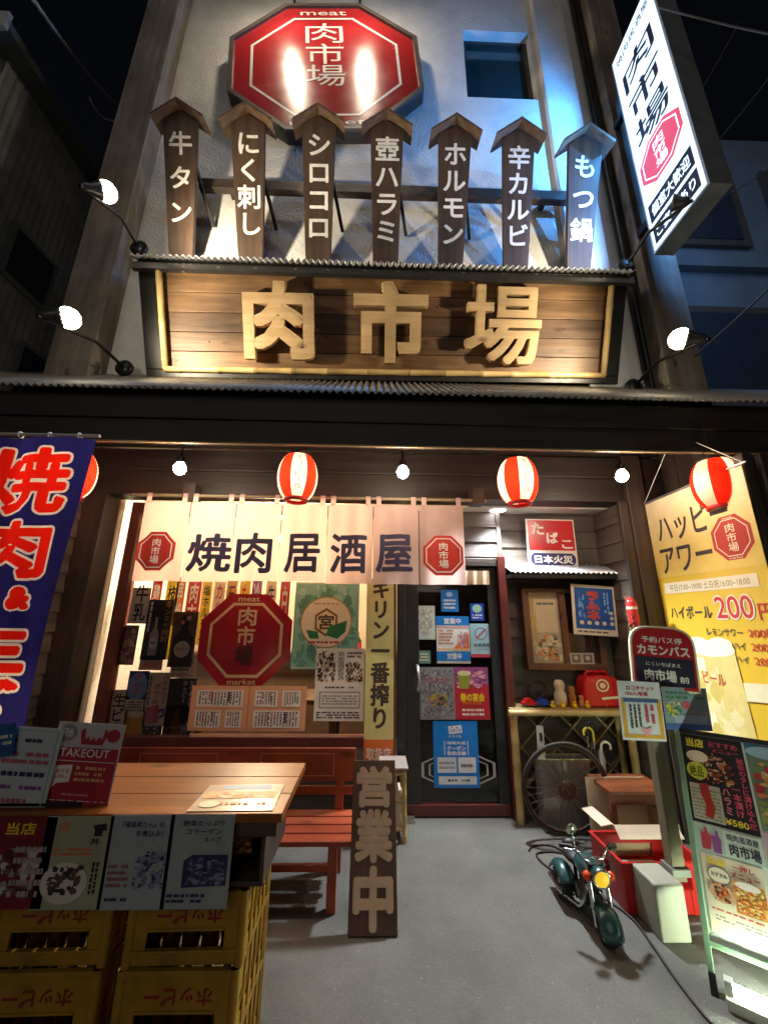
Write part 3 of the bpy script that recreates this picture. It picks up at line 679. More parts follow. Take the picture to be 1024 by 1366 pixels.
# ------------------------------------------------------------------ neighbours, sky lines
b = MB(); nb_ = thing('neighbour_house', 'dim corrugated metal clad house beside the restaurant at the far left', 'house', (-6, 4, 0))
side = mat('grey_siding', (.62, .62, .62), .6, .3, .3, 3, .2, 20)
NX, NZ = -4.75, 8.3
vs = []; fs = []; ny = 60
for i in range(ny * 4 + 1):
    y = 3.3 + i * .025; x = NX + .012 * math.sin(i * math.pi / 2)
    vs += [(x, y, 0), (x, y, NZ)]
b.add(vs, [(2 * i, 2 * i + 1, 2 * i + 3, 2 * i + 2) for i in range(ny * 4)], side, True)
vs = []
for i in range(241):
    x = NX - i * .025; vs += [(x, 3.3 + .012 * math.sin(i * math.pi / 2), 0), (x, 3.3 + .012 * math.sin(i * math.pi / 2), NZ)]
b.add(vs, [(2 * i, 2 * i + 2, 2 * i + 3, 2 * i + 1) for i in range(240)], side, True)
b.build('wall', nb_)
b = MB(); b.box(NX - 6, NX + .25, 3.0, 9, NZ, NZ + .12, mat('roof_edge', (.16, .17, .18), .5, .3)); b.box(NX - 6, NX + .3, 2.95, 3.0, NZ - .12, NZ + .14, side); b.build('roof', nb_)
b = MB(); b.tube([(NX + .1, 3.6, 0), (NX + .1, 3.6, 6.4), (NX + .05, 3.4, 6.8)], .05, K('#8a8a86', .5), 10); b.build('drain_pipe', nb_)
for q in ((3.9, 5.6, 1.0, .8), (4.4, 4.0, .7, 1.0)):
    b = MB(); b.box(NX + .02, NX + .07, q[0], q[0] + q[2] * .7, q[1], q[1] + q[3], K('#8f9498', .4)); f_ = b.build('window', nb_)
    b = MB(); b.box(NX + .065, NX + .075, q[0] + .06, q[0] + q[2] * .7 - .06, q[1] + .06, q[1] + q[3] - .06, mat('far_window_glass', (.03, .035, .04), .4)); b.build('pane', f_)
b = MB(); b.box(-5.6, -5.0, 2.95, 3.28, 5.6, 6.3, K('#8d8d88', .5)); b.lathe([(0, 0), (.22, 0), (.24, .02), (0, .03)], dgrey, 24, (-5.3, 2.94, 5.95), (0, -1, 0))
b.build('air_conditioner', M=Matrix.Translation((-5.3, 3.1, 5.6)), label='grey air conditioner unit on the corrugated house wall', cat='air conditioner', bevel=.02)
rb = thing('neighbour_building', 'dark plastered apartment building behind the blade sign at the right', 'building', (6, 5, 0))
pw = mat('teal_plaster', (.15, .17, .17), .8, 0, .2, 2, .3, 30)
b = MB(); b.box(3.35, 9, 3.9, 12, 0, 8.4, pw); b.box(3.2, 9, 3.8, 3.9, 5.9, 6.05, pw); b.build('wall', rb)
for (wx, wz) in ((3.75, 3.9), (5.4, 3.9), (3.75, 6.3), (5.4, 6.3)):
    b = MB(); b.box(wx, wx + 1.2, 3.84, 3.9, wz, wz + 1.4, mat('brown_shutter', (.09, .06, .045), .5)); f_ = b.build('window', rb)
    b = MB(); b.box(wx + .1, wx + 1.1, 3.83, 3.84, wz + .1, wz + 1.3, mat('far_window_glass', (.03, .035, .04), .4)); b.build('pane', f_)
cab = mat('cable_rubber', (.06, .06, .065), .5)
def cable(p, q, sag, r, label, m=cab, name='power_cable'):
    p, q = V(p), V(q); pts = [p.lerp(q, i / 20) - V((0, 0, sag * 4 * (i / 20) * (1 - i / 20))) for i in range(21)]
    b = MB(); b.tube(pts, r, m, 6); b.build(name, M=Matrix.Translation(p), label=label, cat='cable', group='overhead cables')
dcab = mat('grey_cable', (.12, .12, .125), .5)
lc = mat('pale_cable', (.35, .36, .36), .5)
cable(at(45, 0, 2.6), at(165, 150, 5.5), .1, .022, 'thick pale cable slanting down between the house and weathered pillar', lc)
cable(at(120, 130, 5), at(160, 160, 5.5), .25, .02, 'short looped cable end near the weathered pillar', lc)
cable(at(985, 30, 5), at(932, 125, 5.6), .02, .012, 'thin bright cable slanting behind the blade sign', dcab)
cable(at(1024, 105, 3.4), at(950, 195, 3.9), .02, .006, 'thin cable slanting down past the blade sign side', dcab)
cable(at(880, 10, 2.0), at(1024, 45, 1.9), .02, .008, 'dark cable crossing the sky at the top right corner', cab)
cable(at(1024, 385, 2.6), at(880, 510, 3.2), .03, .01, 'black cable running behind the lower right lamp', cab)
cable(at(1024, 225, 3.6), at(965, 262, 3.7), .02, .007, 'faint cable running over the dark apartment building', dcab)
# ------------------------------------------------------------------ lanterns and bulbs under the awning
lan_w = cloth('lantern_paper_white', '#fff2e0', .8); lan_r = cloth('lantern_paper_red', '#f5331c', .8)
def lantern(px, py, Y, label, r=.14, turn=0.0, txt=True):
    c = at(px, py, Y); h = .165
    t = thing('paper_lantern', label, 'lantern', c, group='red and white paper lanterns')
    prof = []; nr = 34
    for i in range(nr + 1):
        u = -1 + 2 * i / nr; base = math.sqrt(max(0, 1 - (u * .86) ** 2)) ** .8
        prof.append((r * (base + (.03 if i % 2 else 0)), u * h))
    b = MB(Matrix.Translation(c) @ Matrix.Rotation(turn, 4, 'Z'))
    b.lathe(prof, lan_w, 64, seg=lambda k: lan_r if (k // 8) % 2 else lan_w); b.build('paper_shade', t)
    b = MB(Matrix.Translation(c)); b.lathe([(.07, h - .005), (.085, h - .005), (.085, h + .012), (.07, h + .012)], blackpaint, 24); b.build('top_ring', t)
    b = MB(Matrix.Translation(c)); b.lathe([(.065, -h - .02), (.085, -h - .02), (.085, -h + .004), (.07, -h + .004)], K('#c22'.replace('#c22', '#c02222')), 24); b.build('bottom_ring', t)
    b = MB(Matrix.Translation(c)); b.ring((0, 0, h + .03), (0, 1, 0), .055, .003, blackmetal, 16, 6, 0, 2 * math.pi)
    b.tube([(0, 0, h + .085), (0, 0, 2.93 - c.z)], .003, blackmetal, 6); b.build('hanger', t)
    b = MB(); b.ball(c, .045, emit('lantern_bulb', (1, .74, .48), 24)); b.build('bulb', t)
    if txt:
        b = MB(Matrix.Translation(c) @ Matrix.Rotation(turn, 4, 'Z')); k = MB()
        n = 6
        a0 = -math.pi / 2
        k._text('キリンビール', -.036, -.125, .036, .135, 0, ink, .004, True)
        # wrap the letters on the paper: the white slice faces out at slice 4 of 8
        ang0 = 2 * math.pi * (48 + 4) / 64
        vs = []
        for v in k.v:
            u = v.z / h; rad = r * (math.sqrt(max(0, 1 - (u * .86) ** 2)) ** .8 + .03) + .002; th = ang0 + v.x / r
            vs.append((rad * math.cos(th), rad * math.sin(th), v.z))
        b.add(vs, k.f, K('#6a1410')); b.build('lettering', t)
    return t
lantern(397, 637, 2.66, 'red and white paper lantern over the white entrance curtain', turn=R(-8))
lantern(690, 642, 2.66, 'red and white paper lantern over the glass door and alcove', turn=R(-16))
lantern(955, 645, 2.45, 'red and white paper lantern in front of the yellow banner', turn=R(-10))
lantern(98, 632, 2.66, 'red and white paper lantern half hidden behind the blue flag', turn=R(20), txt=False)
for px, py, lab in ((240, 625, 'bare glowing bulb under the awning near the blue flag'), (537, 630, 'bare glowing bulb under the awning above the door curtain end'), (829, 635, 'bare glowing bulb under the awning beside the yellow banner')):
    c = at(px, py, 2.6); t = thing('bare_bulb', lab, 'bulb', (c.x, c.y, 2.69), group=None)
    b = MB(); b.tube([(c.x, c.y - .03, 2.7), (c.x, c.y, 2.69), (c.x, c.y, c.z + .05)], .007, blackmetal, 6); b.lathe([(.022, 0), (.026, .05), (.02, .06), (0, .06)], blackmetal, 16, (c.x, c.y, c.z + .03)); b.build('socket', t)
    b = MB(); b.lathe([(0, -.045), (.02, -.041), (.036, -.025), (.042, 0), (.036, .02), (.022, .045)], emit('bare_bulb_glow', (1, .79, .6), 160), 20, c); b.build('bulb', t)
# recessed alcove downlight
c = at(668, 678, 3.4); c.z = 2.5; c.y = 3.5
t = thing('recessed_downlight', 'round white downlight set in the alcove ceiling above the door', 'lamp', c)
b = MB(Matrix.Translation(c)); b.lathe([(.095, .0), (.095, -.006), (.075, -.006), (.07, 0)], white2, 28); b.build('trim', t)
b = MB(Matrix.Translation(c)); b.poly(ell(0, 0, .07, .07), 0, white2); b.v = [V((c.x + .07 * math.cos(i * math.pi / 12), c.y + .07 * math.sin(i * math.pi / 12), 2.497)) for i in range(24)]
b.mats[0] = emit('downlight_glow', (.9, .95, 1), 16); b.f = [tuple(reversed(range(24)))]; b.build('diffuser', t)
lamp('SPOT', (c.x, c.y - .08, 2.47), t, 190, (.88, .95, 1), (c.x + .05, c.y - .75, 0), 125, .7, .07)
# ------------------------------------------------------------------ noren curtain
NF = wallframe(3.08)
nx0, nz0, nx1, nz1 = NF.rect(183, 672, 620, 777)
nt_ = thing('noren_curtain', 'pale shop entrance curtain lettered 焼肉居酒屋 hanging from a rail', 'curtain', (nx0, 3.08, nz1 + .06))
b = MB(); b.tube([(nx0 - .12, 3.085, nz1 + .055), (nx1 + .2, 3.085, nz1 + .055)], .014, K('#8a7a5e', .5), 10); b.build('rail', nt_)
for xx in (nx0 + .3, nx1 + .08): 
    b = MB(); b.box(xx, xx + .1, 3.07, 3.2, nz1 + .03, nz1 + .16, timber_darkz); b.build('rail_bracket', nt_)
noren = cloth('noren_cotton', '#e4c2b8', .5); nav = K('#35304a', .8); nred = K('#c2362c', .8)
np_ = 7
pw_ = (nx1 - nx0) / np_
def wfn(x, z):
    u = (x - nx0) / pw_
    return .02 * math.sin(2 * math.pi * u * 1.0 + .6) * (1 - .6 * (z - nz0) / (nz1 - nz0)) + .006 * math.sin(2 * math.pi * u * 2.3) 
grid = [nx0 + pw_ * i / 16 for i in range(np_ * 16 + 1)]
for i in range(np_):
    b = MB(); g = grid[i * 16:i * 16 + 17]; g = [g[0] + .004] + g[1:-1] + [g[-1] - .004]; vs = []; fs = []
    zb = nz0 + random.uniform(-.008, .008)
    for x in g:
        for k in range(7):
            z = zb + (nz1 - zb) * k / 6; vs.append((x, 3.08 + wfn(x, z), z))
    for a in range(16):
        for k in range(6): q = a * 7 + k; fs.append((q, q + 7, q + 8, q + 1))
    b.add(vs, fs, noren, True)
    for xx in ((g[0] + .02), g[-1] - .06):
        b.add([(xx, 3.066, nz1 - .01), (xx + .04, 3.066, nz1 - .01), (xx + .04, 3.066, nz1 + .07), (xx, 3.066, nz1 + .07)], [(0, 1, 2, 3)], noren)
    b.build('curtain_panel', nt_)
b = MB(); wv = (grid, wfn); Y_ = 3.076
for ch, q in zip('焼肉居酒屋', ((249, 712, 309, 763), (314, 711, 363, 765), (379, 712, 427, 764), (440, 712, 489, 765), (501, 713, 550, 764))):
    a0, b0, a1, b1 = NF.rect(*q); b.text(ch, a0, b0, a1, b1, Y_, nav, .026, wave=wv)
b.build('lettering', nt_)
for cxp, cyp in ((208, 735), (591, 741)):
    b = MB()
    cx, cz = NF.pt(cxp, cyp); r = abs(NF.pt(cxp + 26.5, cyp)[0] - cx)
    vs = octa(cx, cz, r); k = MB(); k.poly(vs, Y_, nred); b._flat([tuple(v) for v in k.v], k.f, nred, 0, wv)
    for i in range(8):
        inn = [(cx + (x - cx) * .86, cz + (z - cz) * .86) for x, z in vs]; in2 = [(cx + (x - cx) * .81, cz + (z - cz) * .81) for x, z in vs]; j = (i + 1) % 8
        k = MB(); k.poly([inn[i], inn[j], in2[j], in2[i]], Y_ - .002, white); b._flat([tuple(v) for v in k.v], k.f, white, 0, wv)
    b.text('肉市場', cx - r * .26, cz - r * .66, cx + r * .26, cz + r * .66, Y_ - .002, white, .012, True, wave=wv)
    b.build('emblem', nt_)
DF2 = wallframe(3.47)
a0, b0, a1, b1 = DF2.rect(620, 762, 651, 780)
b = MB(); vs = []; fs = []
for i in range(13):
    x = a0 + (a1 - a0) * i / 12
    for z in (b0, b1): vs.append((x, 3.44 + .006 * math.sin(i * 1.3), z))
b.add(vs, [(2 * i, 2 * i + 2, 2 * i + 3, 2 * i + 1) for i in range(12)], cloth('beige_cotton', '#d9bd9c', .2), True)
b.build('door_valance', M=Matrix.Translation((a0, 3.44, b1)), label='short beige cloth valance hanging at the door top', cat='valance')
# ------------------------------------------------------------------ posters in the shop window
GF = wallframe(3.5); IN = wallframe(3.535)
G1 = 'posters in the shop window'
B_ = {'bold': .02}; BV = {'bold': .02, 'vert': True}
def bottle(cx, top, bot, w, m, lab, lm):
    h = bot - top
    p = [(cx - w * .16, top), (cx + w * .16, top), (cx + w * .17, top + h * .28), (cx + w * .5, top + h * .45), (cx + w * .5, bot), (cx - w * .5, bot), (cx - w * .5, top + h * .45), (cx - w * .17, top + h * .28)]
    return [('p', p, m), ('e', cx, top + h * .68, w * .4, h * .16, lab), ('t', 'ホッピー' if lm else '焼酎', cx - w * .3, top + h * .63, cx + w * .3, top + h * .72, lm or ink)]
sheet(IN, (174, 784, 199, 832), cream, [('t', '牛乳', .16, -.1, .9, .95, ink, BV)], 'wall_sign', 'white sign with big black 牛乳 letters at the window corner', 'sign')
sheet(IN, (193, 800, 227, 880), ink, [('t', 'キンミヤ焼酎', .66, .04, .96, .72, gold, BV), ('e', .8, .06, .1, .045, gold), ('l', .06, .04, .22, .6, white, 1, 1)] + bottle(.42, .3, .93, .34, K('#b9b6a8'), white, None), 'drink_poster', 'black poster of a pale glass bottle with gold lettering', 'poster', G1)
sheet(IN, (186, 877, 217, 894), K('#e9c4ac'), [('t', '¥600', .2, .3, .85, .85, orange, B_), ('l', .1, .1, .9, .28, ink, 1)], 'price_card', 'peach price card below the black bottle poster', 'card', G1)
sheet(IN, (228, 816, 261, 890), K('#7b5a42'), bottle(.5, .06, .98, .8, K('#2a120c'), cream, ink) + [('e', .62, .12, .1, .05, pink), ('e', .4, .2, .08, .04, pink)], 'drink_poster', 'brown poster of a dark beer bottle with oval label', 'poster', G1)
sheet(IN, (227, 889, 254, 904), cream, [('l', .06, .1, .94, .45, ink, 1), ('t', 'ホッピー', .08, .5, .92, .92, red, B_)], 'price_card', 'cream price card below the brown beer bottle poster', 'card', G1)
sheet(IN, (156, 834, 182, 887), K('#8b6a5c'), [('b', 0, .3, 1, 1, [K('#c46a4a'), K('#e0a070'), K('#7a2a1a'), pink], 16), ('t', 'もつ鍋', .62, .06, .9, .55, white, BV)], 'photo_poster', 'small food photo poster at the far corner of the window', 'poster', G1)
sheet(IN, (169, 895, 196, 948), K('#2d50a8'), [('e', .5, .4, .5, .36, K('#8fb7e8')), ('t', 'ラムネ', .25, .06, .75, .62, K('#d8402c'), BV), ('r', .05, .72, .95, .98, cream), ('l', .12, .76, .88, .95, dgrey, 3)], 'soda_poster', 'small blue poster with red ラムネ letters inside the shop window', 'poster', G1)
sheet(IN, (190, 897, 223, 969), cream, [('t', 'ハイサワー', .68, .04, .98, .6, red, BV), ('t', 'ボウル', .4, .2, .68, .6, red, BV), ('l', .08, .06, .3, .7, dgrey, 2, 1), ('p', [(.2, .66), (.7, .6), (.78, .92), (.3, .98)], K('#d87a86')), ('p', [(.72, .7), (.95, .66), (.96, .82), (.78, .86), (.78, .82), (.89, .79), (.88, .72), (.74, .75)], K('#5a5aa0'))], 'drink_poster', 'cream poster of a pink beer mug with red letters', 'poster', G1)
sheet(IN, (221, 905, 258, 986), K('#171512'), [('t', 'とりあえず', .74, .03, .96, .48, white, BV), ('t', 'ホッピー', .5, .03, .7, .42, white, BV), ('p', [(.38, .52), (.5, .52), (.52, .66), (.62, .74), (.62, .98), (.28, .98), (.28, .74), (.36, .66)], K('#6a4a20')), ('b', .6, .7, .98, .98, [K('#b79a9a'), K('#8a7a80')], 7)], 'drink_poster', 'dark poster with white brush letters and an amber bottle', 'poster', G1)
sheet(IN, (216, 984, 249, 1005), cream, [('l', .1, .1, .6, .45, ink, 1), ('l', .1, .55, .9, .9, orange, 1)], 'price_card', 'cream price card below the dark amber bottle poster', 'card', G1)
sheet(IN, (163, 948, 191, 1006), yel, [('p', [(.1, .1), (.9, .05), (.85, 1), (.05, 1)], K('#e5a312')), ('e', .5, .08, .4, .08, cream)], 'beer_poster', 'yellow beer poster low in the window corner', 'poster', G1)
sheet(IN, (140, 920, 168, 1006), cream, [('t', '生ビール', .2, .05, .85, .98, ink, BV)], 'drink_sign', 'white sign with bold black 生ビール letters beside the window post', 'sign')
sheet(IN, (188, 968, 214, 1006), K('#17140f'), [('b', 0, 0, 1, 1, [K('#cfcabb'), K('#6a6256'), K('#2a2620')], 34)], 'photo_poster', 'black and white pebble patterned photo card low in the window', 'poster', G1)
# red film octagon on the glass
cx, cz = GF.pt(327, 853); r = (GF.pt(388, 853)[0] - GF.pt(265, 853)[0]) / 2; rz = (GF.pt(327, 790)[1] - GF.pt(327, 915)[1]) / 2
b = MB(Matrix.Translation((cx, 3.505, cz))); film = mat('red_window_film', (.3, .012, .02), .22, 0, .15, 3, 0, None, None, .3)
b.poly(octa(0, 0, r, rz), .003, film)
cut = K('#cdb48c', .4); dk = K('#3a2418', .4)
pts = octa(0, 0, r * .8, rz * .8)
b.outline(pts, .075, .001, cut)
for i, ch in enumerate('肉市場'):
    q = rz * (.5 - .42 * i); b.text(ch, -r * .2, q - r * .2, r * .2, q + r * .2, .001, (cut, cut, dk)[i], .02)
b.text('meat', -r * .24, rz * .83, r * .24, rz * .93, .001, cut, .02); b.text('market', -r * .3, -rz * .94, r * .3, -rz * .83, .001, cut, .02)
b.build('window_emblem', M=Matrix.Translation((cx, 3.505, cz)), label='big dark red film octagon with cut out letters stuck on the window glass', cat='emblem')
PF = wallframe(3.508)
mline = lambda x0, y0, x1, y1, n: [('r', x0, y0, x1, y1, white), ('l', x0 + .015, y0 + .03, x1 - .015, y1 - .03, dgrey, n, 1), ('r', x0 + (x1 - x0) * .3, y0 + .04, x0 + (x1 - x0) * .33, y1 - .1, redl), ('r', x0 + (x1 - x0) * .68, y0 + .04, x0 + (x1 - x0) * .71, y1 - .1, ink)]
art = [('r', .495, 0, .505, 1, K('#c48c66'))]
for a in ((.05, .1, .45, .47, 14), (.05, .55, .27, .93, 8), (.31, .55, .45, .93, 5), (.55, .1, .75, .47, 7), (.79, .1, .95, .47, 6), (.55, .55, .95, .93, 14)): art += mline(*a)
sheet(GF, (253, 915, 408, 975), K('#e9ae86'), art, 'menu_board', 'wide peach double page menu with small columns of writing on the window', 'menu', y=.003)
floral = [('b', 0, 0, 1, 1, [K('#6aa68a'), K('#5b9277'), K('#a9d3c0')], 40), ('e', .5, .47, .40, .30, gold), ('e', .5, .47, .38, .285, cream),
          ('p', [(.5 + .2 * math.cos(R(30 + 60 * i)), .47 + .165 * math.sin(R(30 + 60 * i))) for i in range(6)], K('#7a5a28')), ('p', [(.5 + .165 * math.cos(R(30 + 60 * i)), .47 + .136 * math.sin(R(30 + 60 * i))) for i in range(6)], K('#e8d9a8')),
          ('t', '宮', .38, .38, .62, .56, K('#5a4020'), {'bold': .03}), ('p', [(.55, .52), (.82, .45), (.8, .58), (.68, .66), (.5, .62)], K('#2f7a4a')), ('p', [(.2, .56), (.38, .58), (.4, .66), (.26, .66)], K('#2f7a4a')), ('l', .3, .24, .7, .27, gold, 1), ('l', .24, .68, .76, .72, red, 1),
          ('r', .02, .012, .98, .02, cream), ('r', .02, .98, .98, .988, cream)]
sheet(GF, (391, 777, 478, 893), K('#8cc4ae'), floral, 'green_poster', 'pale green floral poster with a 宮 hexagon crest in the window', 'poster', y=.005)
ph = [K('#4a3020'), K('#8a6a4a'), K('#2a1a12'), K('#c9a884')]
sheet(GF, (421, 865, 486, 912), white, [('b', .02, .05, .42, .98, ph, 26), ('b', .6, .34, .98, .98, ph, 26), ('l', .46, .1, .58, .9, dgrey, 3, 1), ('l', .64, .08, .95, .28, dgrey, 2)], 'photo_notice', 'white notice with brown photographs on the glass by the yellow banner', 'notice', y=.0)
sheet(GF, (419, 912, 485, 962), white, [('r', .1, .22, .92, .24, ink), ('r', .1, .64, .92, .66, ink), ('r', .1, .22, .115, .66, ink), ('r', .905, .22, .92, .66, ink), ('l', .15, .3, .87, .58, grey, 4), ('l', .2, .06, .8, .14, dgrey, 1), ('l', .05, .74, .95, .94, dgrey, 3)], 'plain_notice', 'white notice with a ruled box under the photographs notice', 'notice', y=.0)
KF = wallframe(3.44)
sheet(KF, (487, 772, 525, 1018), K('#e4dc96', .5), [('t', 'キリン一番搾り', .16, .0, .88, .84, K('#4a3a34'), {'bold': .035, 'vert': True}), ('r', 0, .885, 1, 1, orange), ('t', '取扱店', .08, .925, .92, .985, white, {'bold': .03})], 'vertical_banner', 'long pale yellow vertical banner lettered キリン一番搾り beside the door', 'banner')
# ------------------------------------------------------------------ stickers and posters on the door
DP = wallframe(3.512); G2 = 'notices on the glass door'
sb = K('#1f7fd6', .4)
sheet(DP, (588, 787, 611, 816), sb, [('e', .5, .2, .2, .12, K('#9cc8f0')), ('l', .15, .4, .85, .9, white, 3)], 'blue_sticker', 'small bright blue notice at the top of the glass door', 'notice')
sheet(DP, (549, 808, 580, 853), K('#cfd8d0'), [('b', .08, .08, .92, .92, [K('#aab8b0'), K('#c9b890'), K('#e6e8e0'), K('#9aa8b4')], 30), ('r', .04, .03, .96, .045, teal), ('r', .04, .955, .96, .97, teal)], 'map_notice', 'pale sketch map notice on the door by the handle side', 'notice')
sheet(DP, (552, 868, 574, 885), K('#6a9a94'), [('l', .1, .15, .9, .85, cream, 3)], 'small_sticker', 'small teal sticker just above the door handle', 'sticker')
sheet(DP, (582, 822, 626, 885), white2, [('r', 0, 0, 1, .2, sb), ('t', '営業中', .24, .04, .76, .17, white2, B_), ('r', .02, .22, .98, .25, pink), ('l', .06, .28, .5, .62, K('#c07a5a'), 5), ('p', [(.45, .72), (.98, .36), (.98, .72)], orange), ('b', .6, .3, .96, .7, [K('#8a9ad0'), K('#e08050'), pink], 8), ('r', .02, .69, .98, .73, K('#f0c890')), ('r', 0, .75, 1, .95, sb), ('t', '対策中', .3, .78, .74, .92, white2, B_)], 'opening_notice', 'blue and white 営業中 notice at the centre of the door', 'notice')
sheet(DP, (627, 805, 645, 828), K('#2a4fc0', .3), [('e', .5, .3, .35, .24, K('#9ad0b0')), ('l', .15, .6, .85, .9, white2, 2)], 'round_sticker', 'little deep blue sticker with a green disc on the door', 'sticker')
sheet(DP, (627, 832, 656, 877), K('#a8d4e4'), [('e', .5, .3, .3, .19, K('#8090b0')), ('e', .5, .3, .24, .15, K('#a8d4e4')), ('p', [(.26, .42), (.32, .46), (.76, .18), (.7, .14)], K('#c05a6a')), ('t', '全席禁煙', .14, .58, .88, .68, dgrey, B_), ('l', .2, .74, .8, .8, grey, 1), ('r', 0, .9, 1, 1, K('#c23a50'))], 'no_smoking_sign', 'pale blue no smoking notice with red foot on the door', 'sign')
sheet(DP, (560, 890, 606, 960), K('#8e9298'), [('b', .02, .02, .98, .98, [K('#6a6e78'), K('#b0b4ba'), K('#5a5a64'), K('#a8a4a0'), K('#8a7a88')], 150), ('b', .2, .5, .8, .75, [K('#c9b040'), K('#3a4a30'), K('#b87a50')], 14), ('t', 'ありがとう', .16, .2, .82, .3, K('#c04a5a'))], 'mosaic_poster', 'grey mosaic photo poster on the door beside the crimson one', 'poster')
sheet(DP, (606, 890, 652, 960), K('#c2283a'), [('r', 0, 0, 1, .34, K('#a05090')), ('b', 0, .04, 1, .42, [pink, K('#d87aa0'), K('#7a3a80')], 16), ('p', [(.1, .12), (.5, .1), (.42, .42), (.16, .42)], K('#8f9a38')), ('e', .3, .12, .2, .05, K('#e8e0b0')), ('t', '春の宴会', .16, .5, .86, .66, yel, {'bold': .04}), ('t', '飲み放題', .22, .64, .78, .72, orange, B_), ('l', .2, .78, .82, .94, white, 2)], 'party_poster', 'crimson and purple party poster with a green beer pail on the door', 'poster')
sheet(DP, (578, 962, 638, 1051), K('#1a86e6', .4), [('p', [(.34, .08), (.64, .06), (.66, .18), (.36, .2)], white2), ('t', 'GoTo', .38, .09, .62, .17, sb, B_), ('t', 'トラベル', .36, .21, .64, .26, white2, B_), ('t', '地域共通', .3, .31, .72, .36, white2, B_), ('t', 'クーポン', .3, .38, .72, .45, white2, {'bold': .03}), ('t', '取扱店舗', .3, .46, .72, .52, white2, {'bold': .03}), ('r', .24, .3, .255, .52, white2), ('r', .76, .3, .775, .52, white2),
      ('r', .08, .55, .5, .78, K('#d8e4f4')), ('r', .54, .55, .93, .78, K('#e8ecf4')), ('l', .12, .6, .46, .74, grey, 2), ('l', .6, .63, .88, .72, dgrey, 1), ('r', .1, .83, .93, .95, K('#e0e6ee')), ('l', .3, .86, .82, .92, dgrey, 1)], 'coupon_poster', 'tall bright blue coupon poster low on the glass door', 'poster')
# ------------------------------------------------------------------ the wall beside the door
WF = wallframe(3.6)
x0, z0, x1, z1 = WF.rect(700, 694, 764, 757)
f = WF.sub(x0, z0, x1, z1, -.05, R(.5)); t = thing('enamel_sign', 'red and white enamel たばこ sign on the boarded alcove wall', 'sign', M=f.M)
b = MB(f.M); b.box(0, f.w, 0, .02, 0, f.h, K('#e8ded2', .3)); b.build('plate', t, bevel=.004)
b = MB(f.M); draw(b, f.w, f.h, [('r', .03, .03, .97, .66, K('#c4202a', .3)), ('t', 'た', .1, .08, .36, .34, white, {'bold': .04}), ('t', 'ば', .4, .28, .64, .52, white, {'bold': .04}), ('t', 'こ', .7, .44, .92, .62, white, {'bold': .04}), ('r', .14, .72, .86, .96, navy), ('e', .14, .84, .1, .12, navy), ('e', .86, .84, .1, .12, navy), ('t', '日本火災', .12, .76, .9, .93, white, {'bold': .04})], -.001); b.build('lettering', t)
b = MB(); p, q = at(672, 760, 3.55), at(826, 768, 3.55); zt = p.z
corrugated(b, p.x, 2.16, (3.36, zt - .04), (3.63, zt + .07), .045, .009, mat('bright_tin', (.62, .63, .65), .4, .6, .2, 8)); 
b.box(p.x, 2.16, 3.38, 3.63, zt - .09, zt - .055, blackpaint)
b.build('tin_canopy', M=Matrix.Translation((p.x, 3.6, zt)), label='small corrugated tin canopy over the old wooden window', cat='canopy')
t = thing('wooden_window', 'old brown wooden window with sliding panes under the tin canopy', 'window', at(745, 892, 3.6))
x0, z0, x1, z1 = WF.rect(697, 786, 800, 893); b = MB(); fw = .055; xm = (x0 + x1) / 2 + .02
b.box(x0, x1, 3.54, 3.62, z0, z0 + fw, brownwood); b.box(x0, x1, 3.54, 3.62, z1 - fw * .6, z1, brownwood)
for a in (x0, xm - .04, x1 - fw): b.box(a, a + fw, 3.545, 3.62, z0 + fw, z1 - fw * .6, brownwood)
b.build('frame', t, bevel=.003)
b = MB(); b.box(x0 + fw, xm - .04, 3.575, 3.58, z0 + fw, z1 - .03, mat('painted_lit_pane', (.55, .45, .3), .3, 0, .5, 3)); bx0, bz0, bx1, bz1 = x0 + fw, z0 + fw, xm - .04, z1 - .03  # pane only looks lit: its glow is put into the tan colour
T_ = MB(); 
f = WF.sub(bx0, bz0, bx1, bz1, -.027); b2 = MB(f.M); draw(b2, f.w, f.h, [('r', .2, .1, .92, .58, K('#d9c8a4')), ('l', .28, .14, .84, .2, dgrey, 1), ('b', .1, .6, .98, .98, [orange, K('#c9c0a8'), K('#5a6a50'), K('#e0d0b0')], 18), ('b', 0, 0, .25, .9, [K('#e0c890'), K('#c9a868')], 8)])
b.v += b2.v
k0 = len(b.v) - len(b2.v)
for ff, m_ in zip(b2.f, b2.m): b.f.append(tuple(k0 + j for j in ff)); b.m.append(b.mi(b2.mats[m_])); b.sm.append(False)
b.build('pane', t)
b = MB(); b.box(xm + .015, x1 - fw, 3.585, 3.59, z0 + fw, z1 - .03, mat('brown_pane', (.06, .03, .02), .12, 0, .3, 3)); b.build('pane', t)
sheet(wallframe(3.53), (760, 871, 792, 886), K('#b9a79a'), [('r', .08, .15, .42, .85, K('#6a5a56')), ('r', .55, .15, .92, .85, K('#6a5a56')), ('e', .25, .45, .1, .22, K('#c9b4a4')), ('e', .73, .45, .1, .22, K('#c9b4a4'))], 'photo_strip', 'small strip of two grey portrait photos on the brown window pane', 'photo')
